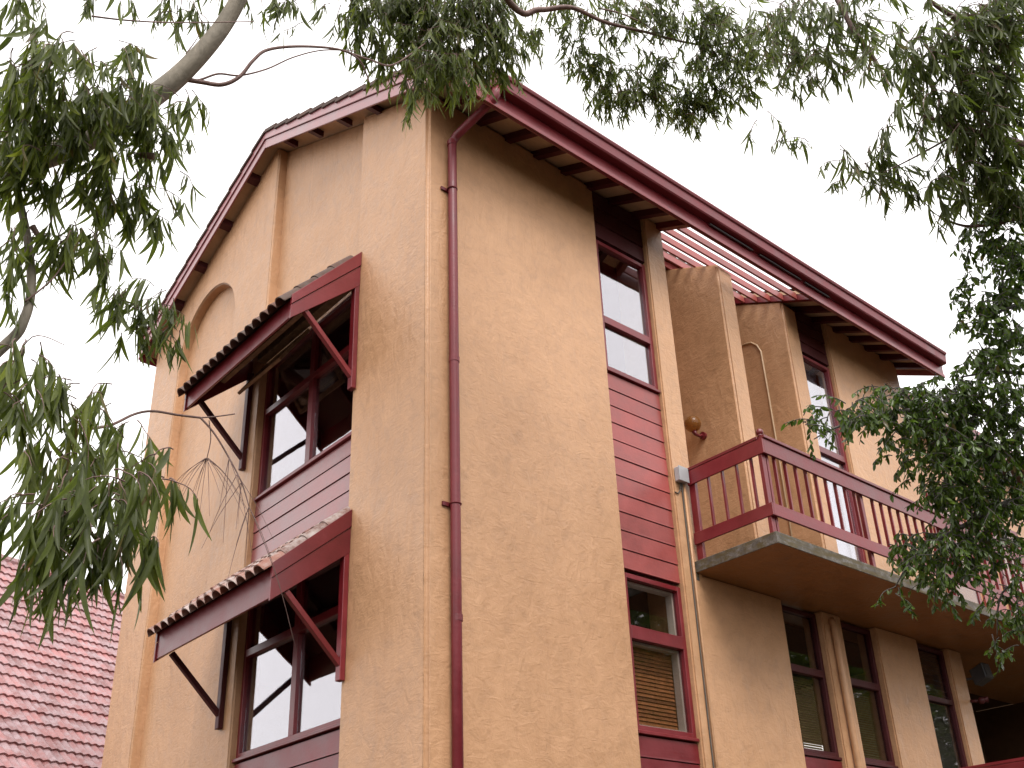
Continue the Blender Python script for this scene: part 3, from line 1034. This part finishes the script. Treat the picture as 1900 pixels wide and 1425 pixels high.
# ================================================================== neighbouring house: tiled roof behind the gable
nh = thing('neighbouring_house', (2.5, 14.0, 0), 'house with a faded red tile roof behind the left side of the gable', 'house')
PH, AZ = rad(45), rad(18.65)
uu = Vector((math.cos(AZ), math.sin(AZ), 0))
nn = Vector((-math.sin(AZ), math.cos(AZ), 0))
ww = nn * math.cos(PH) + Vector((0, 0, math.sin(PH)))
nv = uu.cross(ww)
P0 = at(110, 1200, 20.0)
EXPO, TW = 0.335, 0.30
nb = MB()
n_seg = 12
def htile():
    mb = MB()
    top = []
    for i in range(n_seg + 1):
        u = i / n_seg
        top.append(((u - 0.5) * (TW + 0.006), 0.026 * (0.5 - 0.5 * math.cos(4 * math.pi * u)) ** 0.8))
    k = n_seg + 1
    L = 0.42
    vs = [(x, -L / 2, z + 0.044) for x, z in top] + [(x, L / 2, z + 0.0) for x, z in top] + [(x, -L / 2, z * 0.8 - 0.002) for x, z in top]
    fs = [(i, i + 1, k + i + 1, k + i) for i in range(n_seg)] + [(2 * k + i, 2 * k + i + 1, i + 1, i) for i in range(n_seg)]
    mb.add(vs, fs)
    return mb
tile_me = htile().mesh('house_tile', M['tile_roof'])
ROT = Matrix((uu, ww, nv)).transposed()
rows = range(-12, 10)
ridge_w = 9.6 * EXPO
slabm = MB()
def RP(u, w_, o=0.0):
    return P0 + uu * u + ww * w_ + nv * o
lo_w = -18 * EXPO
slabm.add([RP(-3.6, lo_w, -0.02), RP(9, lo_w, -0.02), RP(9, ridge_w, -0.02), RP(-3.6, ridge_w, -0.02)], [(0, 1, 2, 3)])
ridge_pt = RP(0, ridge_w)
back = [RP(-3.6, ridge_w, -0.02), RP(9, ridge_w, -0.02)]
slabm.add(back + [b_ + nn * 6 - Vector((0, 0, 6)) for b_ in back[::-1]], [(0, 1, 2, 3)])
hr = slabm.build('roof', M['tile_roof'], nh)
cnt = 0
stuff_v, stuff_f = [], []
tv = [v.co.copy() for v in tile_me.vertices]
tf = [tuple(p.vertices) for p in tile_me.polygons]
stuff = MB()
for r in range(-18, 10):
    for c in range(-12, 30):
        jit = random.uniform(-0.004, 0.004)
        p = RP((c + 0.5) * TW, r * EXPO + jit, 0.0)
        if r >= -12 and -8 <= c <= 4:
            o = put('roof_tile', tile_me, hr, p)
            o.rotation_euler = (ROT @ Matrix.Rotation(random.uniform(-0.008, 0.008), 3, 'Z')).to_euler()
            cnt += 1
        else:
            stuff.add([p + ROT @ v for v in tv], tf)
tag(stuff.build('roof_tiles', M['tile_roof'], hr), kind='stuff')
MB().tube([RP(-3.6, ridge_w, 0.0), RP(9, ridge_w, 0.0)], 0.11, 10).build('ridge_cap', M['tile_roof'], hr)
eave = RP(0, lo_w)
hw = MB()
c0 = [RP(-3.3, lo_w) + nn * 0.5, RP(8.5, lo_w) + nn * 0.5]
c1 = [c0[1] + nn * 9.5, c0[0] + nn * 9.5]
hw.prism([(p.x, p.y) for p in c0 + c1], 2, -0.2, eave.z + 0.2)
hw.build('wall', M['under'], nh)


# ================================================================== trees
def leaf_template(length, width, curve, fold, seg, tone, droop=0.0):
    """sickle shaped leaf: base at the origin, tip along -z; returns verts, faces"""
    vs, fs = [], []
    for i in range(seg + 1):
        u = i / seg
        wv = width * (math.sin(math.pi * min(1, u * 0.92 + 0.04)) ** 0.8) * (1 - 0.35 * u)
        if i == seg:
            wv = 0.0006
        cx_ = curve * length * (u * u)
        z = -length * u
        yb = droop * length * u * u
        vs += [(cx_ - wv / 2, yb + fold * wv, z), (cx_, yb, z), (cx_ + wv / 2, yb + fold * wv, z)]
    for i in range(seg):
        a = 3 * i
        fs += [(a, a + 1, a + 4, a + 3), (a + 1, a + 2, a + 5, a + 4)]
    return np.array(vs), fs


def set_tone(me, vals):
    a = me.attributes.new('tone', 'FLOAT', 'POINT')
    a.data.foreach_set('value', np.asarray(vals, dtype=np.float32))


def rot_to(down, spin):
    """3x3 whose -z axis is 'down', spun about it"""
    d = Vector(down).normalized()
    zq = (-d).to_track_quat('Z', 'Y').to_matrix()
    return zq @ Matrix.Rotation(spin, 3, 'Z')


class Foliage:
    def __init__(self, templates):
        self.t = templates
        self.items = []          # (template index, location, 3x3 rotation, scale, tone)

    def leaf(self, loc, down, spin, scale, tone):
        self.items.append((random.randrange(len(self.t)), Vector(loc), rot_to(down, spin), scale, tone))

    def finish(self, tree, material, single=300):
        def apparent(it):
            d = it[1] - CAM
            z = d.dot(fw)
            if z < 0.5:
                return 0
            px = CX + FPX * d.dot(RT) / z
            py = CY - FPX * d.dot(UP) / z
            if not (-10 < px < 1910 and -10 < py < 1435):
                return 0
            return it[3] / z
        order = sorted(range(len(self.items)), key=lambda i: -apparent(self.items[i]))
        singles = [self.items[i] for i in order[:single]]
        rest = [self.items[i] for i in order[single:]]
        meshes = {}
        for it in singles:
            tone = round(it[4] * 5) / 5
            key = (it[0], tone)
            if key not in meshes:
                vs, fs = self.t[it[0]]
                me = bpy.data.meshes.new('leaf')
                me.from_pydata([tuple(v) for v in vs], [], fs)
                set_tone(me, [tone] * len(vs))
                me.materials.append(material)
                me.polygons.foreach_set('use_smooth', [True] * len(me.polygons))
                meshes[key] = me
            o = put('leaf', meshes[key], tree, it[1])
            o.rotation_euler = it[2].to_euler()
            o.scale = (it[3],) * 3
        V, F, T = [], [], []
        base = 0
        for it in rest:
            vs, fs = self.t[it[0]]
            mt_ = np.array(it[2]) * it[3]
            V.append(vs @ mt_.T + np.array(it[1]))
            F.append(np.array(fs) + base)
            T.append(np.full(len(vs), it[4]))
            base += len(vs)
        if not V:
            return
        V, F, T = np.concatenate(V), np.concatenate(F), np.concatenate(T)
        c = V.mean(0)
        me = bpy.data.meshes.new('foliage')
        me.from_pydata((V - c).tolist(), [], F.tolist())
        set_tone(me, T)
        me.materials.append(material)
        me.polygons.foreach_set('use_smooth', [True] * len(me.polygons))
        o = put('foliage', me, tree, c)
        tag(o, kind='stuff')


def gum_templates():
    out = []
    for k in range(10):
        out.append(leaf_template(1.0, random.uniform(0.10, 0.165), random.choice((-1, 1)) * random.uniform(0.08, 0.42), random.uniform(0.08, 0.35), 8, 0, random.uniform(-0.12, 0.12)))
    return out


def fig_templates():
    out = []
    for k in range(5):
        out.append(leaf_template(1.0, random.uniform(0.42, 0.54), random.uniform(-0.08, 0.08), random.uniform(0.1, 0.3), 5, 0, random.uniform(0.0, 0.22)))
    return out


def path_pts(pix, depths):
    return [at(px, py, d) for (px, py), d in zip(pix, depths)]


def smooth_path(pts, n=6):
    """Catmull-Rom"""
    pts = [Vector(p) for p in pts]
    out = []
    for i in range(len(pts) - 1):
        p0, p1, p2, p3 = pts[max(i - 1, 0)], pts[i], pts[i + 1], pts[min(i + 2, len(pts) - 1)]
        for k in range(n):
            t = k / n
            out.append(0.5 * ((2 * p1) + (p2 - p0) * t + (2 * p0 - 5 * p1 + 4 * p2 - p3) * t * t + (3 * p1 - p0 - 3 * p2 + p3) * t ** 3))
    out.append(pts[-1])
    return out


def limb(pix, depths, ra, rb, n=8):
    pts = smooth_path(path_pts(pix, depths))
    k = len(pts) - 1
    return pts, [ra + (rb - ra) * i / k for i in range(k + 1)]


def spray(fol, twigs, start, direction, length, leaf_len, n_leaves, hang=0.75, tone=(0.1, 0.7), spread=0.5):
    """a drooping twig with pendulous leaves"""
    p = Vector(start)
    d = Vector(direction).normalized()
    seg = 6
    pts = [p.copy()]
    for i in range(seg):
        d = (d + Vector((random.gauss(0, 0.18), random.gauss(0, 0.18), -0.22 + random.gauss(0, 0.1)))).normalized()
        p = p + d * (length / seg)
        pts.append(p.copy())
    twigs.tube(pts, [0.004, 0.0036, 0.0032, 0.0028, 0.0024, 0.002, 0.0015], 4)
    for k in range(n_leaves):
        u = random.uniform(0.15, 1.0) * seg
        i = min(int(u), seg - 1)
        q = pts[i].lerp(pts[i + 1], u - i)
        dd = (pts[i + 1] - pts[i]).normalized()
        side = Vector((random.gauss(0, 1), random.gauss(0, 1), random.gauss(0, 0.6)))
        down = (Vector((0, 0, -1)) * hang + dd * 0.35 + side * spread * 0.5)
        fol.leaf(q, down, random.uniform(0, 6.28), leaf_len * random.uniform(0.5, 1.45), min(1, max(0, random.uniform(*tone) if random.random() > 0.02 else 1.0)))


def clump(fol, twigs, px, py, rx, ry, depth, n_sprays, leaf_len, per, dz=0.5, hang=1.15, tone=(0.05, 0.75), spread=0.5, tw_len=None, dens=1.0):
    """sprays that fill a blob of the crown; rx, ry are its half sizes in photo pixels"""
    R_ = rx / FPX * depth
    H_ = ry / FPX * depth
    c = at(px, py, depth)
    for k in range(max(1, int(round(n_sprays * dens)))):
        a = random.uniform(0, 6.28)
        r = math.sqrt(random.random())
        off = RT * (math.cos(a) * r * R_) + UP * (math.sin(a) * r * H_) + fw * random.uniform(-dz, dz) * max(R_, 0.3)
        L = (tw_len or max(0.18, H_ * 0.7)) * random.uniform(0.6, 1.2)
        st = c + off + Vector((0, 0, 0.45 * L + 0.35 * leaf_len))
        spray(fol, twigs, st, (random.gauss(0, 0.7), random.gauss(0, 0.7), random.uniform(-0.6, 0.5)), L, leaf_len, per, hang, tone, spread)


def wood(tree, name, parts, mt, n=9):
    mb = MB()
    for pts, rs in parts:
        mb.tube(pts, rs, n)
    return mb.build(name, mt, tree, smooth=True)


# ---------------- the gum tree at the left, its limbs reaching over the camera
gum_base = at(-420, 1300, 4.6)
gum = thing('gum_tree', (gum_base.x, gum_base.y, 0), 'tall gum tree at the left with pale bare limb and drooping sickle leaves', 'tree')
fol = Foliage(gum_templates())
tw = MB()
trunk_top = at(-330, 250, 5.6)
tp = smooth_path([(gum_base.x, gum_base.y, -0.2), (gum_base.x + 0.05, gum_base.y + 0.1, 2.2), tuple(at(-380, 760, 5.0)), tuple(trunk_top)])
wood(gum, 'trunk', [(tp, [0.24 - 0.10 * i / (len(tp) - 1) for i in range(len(tp))])], M['bark'], 14)
lp, lr = limb([(-330, 250), (-150, 330), (80, 290), (200, 235), (285, 178), (335, 138), (385, 85), (420, 38), (455, -25), (520, -150), (760, -260)],
              [5.6, 5.9, 6.3, 6.5, 6.7, 6.8, 6.9, 7.0, 7.1, 7.4, 8.0], 0.085, 0.045)
wood(gum, 'limb', [(lp, lr)], M['bark'], 12)
lp2, lr2 = limb([(-380, 760), (-150, 760), (10, 640), (46, 590), (58, 530), (52, 450), (38, 380), (10, 250)], [5.0, 5.3, 5.6, 5.7, 5.8, 5.9, 6.0, 6.1], 0.032, 0.02)
wood(gum, 'limb', [(lp2, lr2)], M['bark'], 10)
brs = [limb([(330, 145), (372, 152), (412, 157), (445, 142), (470, 112), (498, 92), (560, 86), (630, 92), (665, 110), (680, 138), (684, 152)],
            [6.8, 6.85, 6.9, 6.95, 7.0, 7.1, 7.3, 7.6, 7.7, 7.8, 7.8], 0.0165, 0.005),
       limb([(335, 150), (370, 148), (405, 137), (445, 140), (495, 128), (545, 106), (600, 93), (660, 95)], [6.8, 6.85, 6.9, 6.95, 7.1, 7.3, 7.5, 7.8], 0.008, 0.004),
       limb([(640, 95), (690, 112), (730, 120), (790, 80)], [7.6, 7.9, 8.3, 8.6], 0.008, 0.006),
       limb([(345, 100), (360, 80), (369, 66)], [6.85, 6.9, 6.9], 0.005, 0.002),
       limb([(170, 30), (240, 38), (330, 42), (470, 40)], [6.2, 6.3, 6.5, 6.8], 0.006, 0.003),
       limb([(285, 290), (262, 288), (250, 292)], [6.4, 6.4, 6.4], 0.024, 0.012),
       limb([(60, 420), (75, 440), (82, 425)], [5.9, 5.9, 5.9], 0.02, 0.008),
       limb([(46, 560), (95, 520), (125, 480)], [5.7, 5.8, 5.9], 0.006, 0.003),
       limb([(10, 700), (60, 625), (120, 640)], [5.2, 5.2, 5.2], 0.004, 0.002),
       limb([(-330, 250), (-120, 40), (60, -60), (300, -140), (760, -260), (945, 4), (1000, 18), (1060, 14), (1120, 40), (1200, 60)],
            [5.6, 6, 6.3, 6.8, 8.0, 9.0, 9.2, 9.3, 9.4, 9.5], 0.05, 0.012),
       limb([(1200, 60), (1270, 78), (1330, 84), (1400, 60)], [9.5, 9.6, 9.6, 9.4], 0.012, 0.006),
       limb([(1110, 15), (1160, 28), (1215, 60), (1260, 130)], [9.4, 9.4, 9.5, 9.5], 0.008, 0.004),
       limb([(760, -260), (1100, -240), (1400, -160), (1530, -40), (1580, 50), (1620, 105), (1650, 160)], [8, 8, 7.8, 7.6, 7.4, 7.3, 7.2], 0.035, 0.008),
       limb([(1612, 92), (1590, 120), (1562, 140)], [7.3, 7.3, 7.3], 0.007, 0.003)]
wood(gum, 'branch', brs, M['twig'], 8)
# bare twig reaching across the gable
tws = [limb([(120, 800), (200, 790), (250, 768), (285, 763), (330, 770), (372, 775)], [5.6, 6.2, 6.8, 7.0, 7.2, 7.3], 0.010, 0.0085),
       limb([(372, 775), (400, 773), (436, 768)], [7.3, 7.35, 7.4], 0.006, 0.005),
       limb([(372, 775), (398, 805), (425, 850), (448, 895), (462, 940)], [7.3, 7.3, 7.3, 7.25, 7.2], 0.0085, 0.004),
       limb([(388, 780), (391, 815), (384, 850)], [7.3, 7.3, 7.3], 0.004, 0.003)]
for k in range(16):
    a = random.uniform(-1.1, 1.1)
    L = random.uniform(50, 130)
    x, y = 384 + random.uniform(-3, 3), 850
    tws.append(limb([(x, y), (x + math.sin(a) * L * 0.5, y + 12 + abs(math.cos(a)) * L * 0.35), (x + math.sin(a) * L, y + 20 + L * 0.8)],
                    [7.3, 7.3 + random.uniform(-0.1, 0.1), 7.3 + random.uniform(-0.2, 0.2)], 0.0024, 0.0011))
for (x, y) in ((425, 850), (448, 895), (462, 940), (440, 880)):
    for k in range(3):
        a = random.uniform(-0.9, 0.9)
        L = random.uniform(60, 170)
        tws.append(limb([(x, y), (x + math.sin(a) * L * 0.45, y + L * 0.5), (x + math.sin(a) * L * 0.8, y + L)], [7.25, 7.2, 7.15], 0.0028, 0.0011))
for (x, y) in ((490, 1000), (495, 1020)):
    tws.append(limb([(462, 940), (x, y), (x + 30, y + 90), (x + 55, y + 190)], [7.2, 7.1, 7.1, 7.1], 0.0028, 0.0011))
wood(gum, 'bare_twig', tws, M['twig'], 5)

# left mass
for args in ((70, 110, 80, 50, 5.6, 20), (60, 190, 90, 60, 5.8, 34), (150, 190, 80, 60, 6.0, 26), (225, 130, 50, 45, 6.2, 9), (230, 220, 60, 50, 6.2, 18), (285, 250, 50, 50, 6.4, 13), (40, 300, 80, 60, 5.8, 26),
             (140, 290, 90, 55, 6.0, 26), (220, 310, 70, 60, 6.2, 16), (300, 300, 35, 60, 6.4, 6), (330, 215, 25, 40, 6.5, 4), (20, 380, 40, 40, 5.8, 6)):
    clump(fol, tw, args[0], args[1] + 8, args[2], args[3], args[4], args[5], 0.175, 10, tone=(0.15, 0.95), dens=1.05)
for args in ((190, 390, 45, 40, 6.2, 5), (240, 400, 50, 50, 6.3, 7), (290, 420, 30, 40, 6.4, 4), (110, 450, 40, 50, 5.9, 9), (150, 485, 35, 40, 6.0, 6), (20, 470, 30, 60, 5.7, 5), (200, 480, 30, 30, 6.1, 2), (0, 560, 20, 40, 5.6, 2)):
    clump(fol, tw, args[0], args[1], args[2], args[3], args[4], args[5], 0.17, 9, dens=1.5, tone=(0.1, 0.85))
for args in ((225, 590, 30, 35, 7.0, 8), (265, 600, 30, 40, 7.1, 9), (305, 590, 25, 30, 7.1, 5), (250, 640, 30, 25, 7.1, 4), (300, 640, 25, 25, 7.1, 3)):
    clump(fol, tw, args[0], args[1], args[2], args[3], args[4], args[5], 0.19, 7, dens=1.3)
# four big leaves in front of the niche
for (px, py, dx, L_, s) in ((312, 570, -0.25, 0.36, 0.1), (335, 585, -0.45, 0.40, 0.7), (345, 600, 0.05, 0.24, 1.2), (360, 602, 0.25, 0.26, 0.3), (352, 596, -0.1, 0.22, 2.0)):
    fol.leaf(at(px, py, 7.0), RT * dx + Vector((0, 0, -1)), s, L_, 0.62)
for args in ((30, 720, 40, 40, 5.0, 8), (80, 760, 45, 50, 5.1, 12), (20, 800, 50, 50, 4.9, 12), (100, 830, 50, 60, 5.2, 14), (170, 800, 45, 50, 5.4, 9), (220, 840, 35, 50, 5.6, 7), (150, 890, 50, 40, 5.2, 8), (60, 690, 30, 30, 5.2, 4), (230, 900, 25, 50, 5.5, 5), (10, 930, 14, 36, 4.6, 2)):
    clump(fol, tw, args[0], args[1], args[2], args[3], args[4], args[5], 0.20, 8, dens=0.72, tone=(0.1, 0.95))
for args in ((150, 1090, 50, 40, 4.4, 6), (130, 1150, 22, 30, 4.4, 2), (95, 1100, 30, 30, 4.3, 4), (240, 1080, 30, 30, 4.5, 4), (110, 960, 60, 30, 4.5, 9), (200, 960, 60, 35, 4.6, 10), (60, 1010, 40, 30, 4.4, 7), (130, 1040, 60, 40, 4.4, 13), (210, 1030, 55, 40, 4.5, 11), (275, 970, 35, 45, 4.8, 7), (290, 920, 30, 30, 4.9, 4), (120, 1110, 40, 26, 4.4, 5), (230, 1090, 40, 20, 4.5, 4)):
    clump(fol, tw, args[0], args[1] - 22, args[2], args[3], args[4], args[5], 0.22, 7, dens=0.85, hang=1.6, spread=0.33, tone=(0.0, 0.6), tw_len=0.2)
# sparse sprays along the top edge, left
for args in ((20, 10, 40, 20, 5.2, 10), (170, 10, 60, 18, 6.2, 8), (300, 20, 55, 22, 7.0, 11), (345, 40, 25, 25, 7.0, 4), (430, -5, 30, 14, 7.2, 7), (510, 20, 50, 22, 7.6, 10), (550, 40, 20, 25, 7.6, 3), (610, 15, 20, 40, 8.4, 6)):
    clump(fol, tw, args[0], args[1], args[2], args[3], args[4], args[5], 0.14, 9, spread=0.4, tw_len=0.25)
# hanging curtain in front of the roof corner
for args in ((670, 35, 35, 50, 8.8, 26), (690, 90, 30, 30, 8.8, 9), (740, 25, 50, 40, 9.0, 34), (755, 95, 35, 30, 9.0, 14), (810, 30, 55, 45, 9.0, 40), (800, 105, 50, 35, 8.8, 28), (870, 30, 50, 45, 9.2, 38), (875, 105, 45, 35, 9.0, 24),
             (925, 50, 30, 60, 9.2, 22), (915, 135, 28, 25, 9.2, 9), (955, 110, 20, 30, 9.3, 5), (780, 150, 40, 22, 8.6, 15), (840, 150, 35, 20, 8.6, 12), (935, 115, 22, 25, 9.2, 6), (765, 190, 25, 8, 8.5, 3), (720, 130, 20, 18, 8.8, 5)):
    clump(fol, tw, args[0], args[1], args[2], args[3], args[4], args[5], 0.15, 13, dens=1.65, hang=1.3, spread=0.36, tone=(0.1, 0.9), tw_len=0.3)
# finer sprays over the middle and the right
for args in ((1000, 55, 22, 40, 9.6, 7), (1035, 20, 30, 20, 9.6, 8), (1080, 30, 30, 30, 9.6, 12), (1070, 100, 26, 40, 9.6, 12), (1110, 140, 40, 30, 9.6, 16), (1150, 180, 45, 35, 9.6, 24), (1210, 190, 45, 30, 9.6, 24), (1230, 130, 25, 30, 9.6, 10), (1285, 205, 40, 25, 9.6, 22),
             (1150, 45, 40, 40, 9.6, 18), (1230, 40, 50, 40, 9.6, 28), (1310, 60, 45, 45, 9.5, 30), (1330, 140, 45, 45, 9.5, 26), (1390, 90, 45, 60, 9.3, 32), (1380, 170, 30, 25, 9.3, 10), (1280, 235, 25, 14, 9.6, 6), (1180, 90, 15, 30, 9.6, 3), (1345, 205, 20, 20, 9.5, 6)):
    clump(fol, tw, args[0], args[1] - 4, args[2], args[3], args[4], args[5], 0.115, 14, dens=1.9, hang=0.85, spread=0.6, tone=(0.0, 0.85), tw_len=0.22)
for args in ((1440, 60, 40, 45, 8.2, 16), (1470, 120, 40, 35, 8.0, 14), (1510, 60, 40, 45, 7.8, 16), (1540, 130, 35, 25, 7.6, 9), (1570, 60, 35, 40, 7.5, 11), (1610, 85, 35, 35, 7.3, 9), (1500, 150, 35, 20, 7.8, 6), (1590, 15, 50, 25, 7.3, 9)):
    clump(fol, tw, args[0], args[1], args[2], args[3], args[4], args[5], 0.125, 13, dens=1.6, spread=0.6, tone=(0.0, 0.7), tw_len=0.25)
fol.finish(gum, M['gum'], 300)
tag(tw.build('twigs', M['twig'], gum), kind='stuff')

# ---------------- a second gum, out of the frame on the right, its dark boughs hanging in
g2b = at(2450, 1500, 7.5)
gum2 = thing('gum_tree', (g2b.x, g2b.y, 0), 'dark gum tree hanging in from the upper right corner', 'tree')
fol = Foliage(gum_templates())
tw = MB()
tp = smooth_path([(g2b.x, g2b.y, -0.2), (g2b.x, g2b.y, 3), tuple(at(2250, 500, 7.2)), tuple(at(2150, 0, 7.5))])
wood(gum2, 'trunk', [(tp, [0.2 - 0.1 * i / (len(tp) - 1) for i in range(len(tp))])], M['bark'], 12)
brs = [limb([(2250, 500), (2050, 330), (1900, 270), (1790, 240), (1700, 210)], [7.2, 6.9, 6.6, 6.4, 6.3], 0.05, 0.006),
       limb([(2150, 0), (1980, 40), (1850, 60), (1750, 20), (1700, -30)], [7.5, 7.0, 6.6, 6.4, 6.3], 0.04, 0.006),
       limb([(2050, 330), (1900, 400), (1800, 420), (1740, 400)], [6.9, 6.6, 6.5, 6.4], 0.02, 0.004),
       limb([(1790, 240), (1700, 290), (1640, 320)], [6.4, 6.4, 6.4], 0.008, 0.003)]
wood(gum2, 'branch', brs, M['twig'], 8)
for args in ((1660, 110, 22, 30, 6.3, 5), (1690, 130, 40, 32, 6.3, 16), (1740, 60, 40, 40, 6.4, 7), (1750, 140, 40, 35, 6.4, 13), (1800, 80, 40, 50, 6.4, 14), (1860, 30, 50, 40, 6.5, 20), (1850, 110, 50, 50, 6.5, 24),
             (1800, 180, 50, 35, 6.4, 18), (1870, 200, 40, 50, 6.5, 18), (1740, 220, 40, 30, 6.3, 11), (1790, 260, 45, 40, 6.4, 16), (1860, 290, 45, 50, 6.5, 20), (1700, 260, 30, 25, 6.3, 5), (1650, 240, 35, 20, 6.3, 3),
             (1570, 280, 30, 40, 6.8, 3), (1430, 235, 25, 18, 7.2, 2), (1490, 280, 30, 30, 7.0, 3), (1600, 330, 40, 30, 6.6, 8), (1640, 350, 40, 25, 6.5, 6), (1620, 290, 25, 25, 6.5, 3), (1660, 280, 25, 25, 6.4, 3),
             (1830, 350, 50, 35, 6.5, 17), (1770, 350, 35, 30, 6.4, 9), (1740, 400, 22, 25, 6.4, 4), (1880, 390, 30, 40, 6.5, 10), (1680, 350, 25, 20, 6.4, 3)):
    clump(fol, tw, args[0], args[1], args[2], args[3], args[4], args[5], 0.12, 13, dens=2.0 if args[0] > 1780 else 1.3 if args[0] > 1670 else 0.85, spread=0.7, tone=(0.0, 0.6), tw_len=0.22)
fol.finish(gum2, M['gum'], 300)
tag(tw.build('twigs', M['twig'], gum2), kind='stuff')

# ---------------- leafy fig tree in front of the balcony
fb = at(2150, 1500, 6.6)
fig = thing('fig_tree', (fb.x, fb.y, 0), 'glossy small-leaved green tree in front of the right end of the balcony', 'tree')
fol = Foliage(fig_templates())
tw = MB()
tp = smooth_path([(fb.x, fb.y, -0.2), (fb.x + 0.1, fb.y, 2.2), tuple(at(2020, 900, 6.8)), tuple(at(1960, 560, 6.8))])
wood(fig, 'trunk', [(tp, [0.13 - 0.08 * i / (len(tp) - 1) for i in range(len(tp))])], M['fig_bark'], 10)
brs = [limb([(2020, 900), (1900, 800), (1780, 760), (1660, 765), (1560, 790), (1510, 815)], [6.8, 6.7, 6.6, 6.5, 6.4, 6.4], 0.03, 0.003),
       limb([(2020, 900), (1880, 930), (1780, 980), (1700, 1030), (1660, 1090)], [6.8, 6.6, 6.5, 6.4, 6.4], 0.025, 0.003),
       limb([(1960, 560), (1900, 565), (1850, 580), (1810, 605)], [6.8, 6.7, 6.6, 6.6], 0.02, 0.003),
       limb([(1960, 700), (1860, 690), (1780, 700)], [6.8, 6.6, 6.5], 0.02, 0.004),
       limb([(2020, 900), (1930, 1050), (1860, 1100), (1850, 1180)], [6.8, 6.7, 6.6, 6.6], 0.015, 0.003)]
wood(fig, 'branch', brs, M['fig_bark'], 7)


def figclump(px, py, rx, ry, depth, n, leaf=0.043, per=16):
    clump(fol, tw, px, py, rx, ry, depth, n, leaf, per, hang=0.7, spread=0.9, tone=(0.0, 0.92), tw_len=0.2, dz=0.8, dens=1.25)


for args in ((1830, 530, 25, 25, 6.6, 7), (1880, 480, 30, 40, 6.6, 20), (1870, 420, 40, 40, 6.6, 30), (1840, 480, 40, 40, 6.6, 22), (1880, 540, 35, 50, 6.6, 34), (1850, 600, 40, 40, 6.6, 32), (1815, 590, 18, 20, 6.6, 5), (1795, 615, 14, 8, 6.6, 2), (1775, 725, 18, 12, 6.5, 5), (1870, 670, 45, 45, 6.6, 44), (1825, 690, 28, 30, 6.5, 20),
             (1745, 755, 45, 20, 6.5, 24), (1680, 760, 35, 24, 6.5, 20), (1640, 760, 30, 26, 6.5, 14), (1600, 775, 30, 16, 6.4, 10), (1555, 785, 30, 14, 6.4, 9), (1515, 810, 18, 18, 6.4, 6), (1600, 800, 25, 20, 6.4, 8), (1650, 805, 30, 30, 6.4, 13), (1665, 860, 18, 26, 6.4, 6),
             (1720, 800, 45, 35, 6.5, 36), (1790, 770, 50, 45, 6.5, 52), (1860, 770, 50, 50, 6.6, 60), (1870, 870, 45, 55, 6.6, 64), (1800, 860, 50, 45, 6.5, 58), (1740, 860, 36, 40, 6.4, 34), (1750, 930, 36, 35, 6.4, 32), (1810, 950, 50, 45, 6.5, 58), (1870, 970, 40, 55, 6.6, 52),
             (1800, 1030, 50, 35, 6.5, 38), (1740, 1040, 45, 30, 6.4, 26), (1700, 1030, 30, 30, 6.4, 13), (1860, 1060, 45, 30, 6.5, 18), (1770, 1090, 45, 24, 6.4, 17), (1690, 1050, 16, 40, 6.4, 6), (1740, 1110, 24, 22, 6.4, 6), (1885, 1140, 25, 50, 6.6, 22), (1880, 1210, 22, 30, 6.6, 10), (1675, 1110, 8, 26, 6.3, 2), (1680, 1100, 5, 30, 6.3, 2)):
    figclump(*args)
fol.finish(fig, M['fig'], 300)
tag(tw.build('twigs', M['fig_bark'], fig), kind='stuff')

# ---------------- the wood across the lane behind the camera: it shades the low sky and shows in the lower panes
tl_v, tl_f = [], []
rr = random.Random(3)
mbt = MB()
for k in range(17):
    x0_, y0_ = -10 + k * 3.2 + rr.uniform(-1, 1), -17.5 + rr.uniform(-1.5, 1.5)
    H_ = rr.uniform(6.5, 8.5) if x0_ < 14 else rr.uniform(13.5, 16)
    mbt.tube([(x0_, y0_, -0.2), (x0_ + rr.uniform(-0.4, 0.4), y0_, H_ * 0.5), (x0_, y0_, H_ * 0.85)], [0.25, 0.17, 0.05], 6)
    for j in range(4200 if H_ < 10 else 8000):
        u, v, w_ = rr.gauss(0, 1), rr.gauss(0, 1), rr.gauss(0, 1)
        n_ = math.sqrt(u * u + v * v + w_ * w_) / (rr.random() ** 0.33)
        p = Vector((x0_ + u / n_ * 2.7, y0_ + v / n_ * 2.4, H_ * 0.53 + w_ / n_ * H_ * 0.5))
        a_ = Vector((rr.gauss(0, 1), rr.gauss(0, 1), rr.gauss(0, 0.6))).normalized() * rr.uniform(0.12, 0.3)
        b2 = a_.cross(Vector((rr.gauss(0, 1), rr.gauss(0, 1), rr.gauss(0, 1)))).normalized() * rr.uniform(0.05, 0.11)
        mbt.add([p - a_, p + b2, p + a_, p - b2], [(0, 1, 2, 3)])
me = bpy.data.meshes.new('treeline')
me.from_pydata(mbt.v, [], mbt.f)
set_tone(me, [0.4] * len(mbt.v))
me.materials.append(M['gum'])
tlo = put('treeline', me)
tag(tlo, kind='stuff')
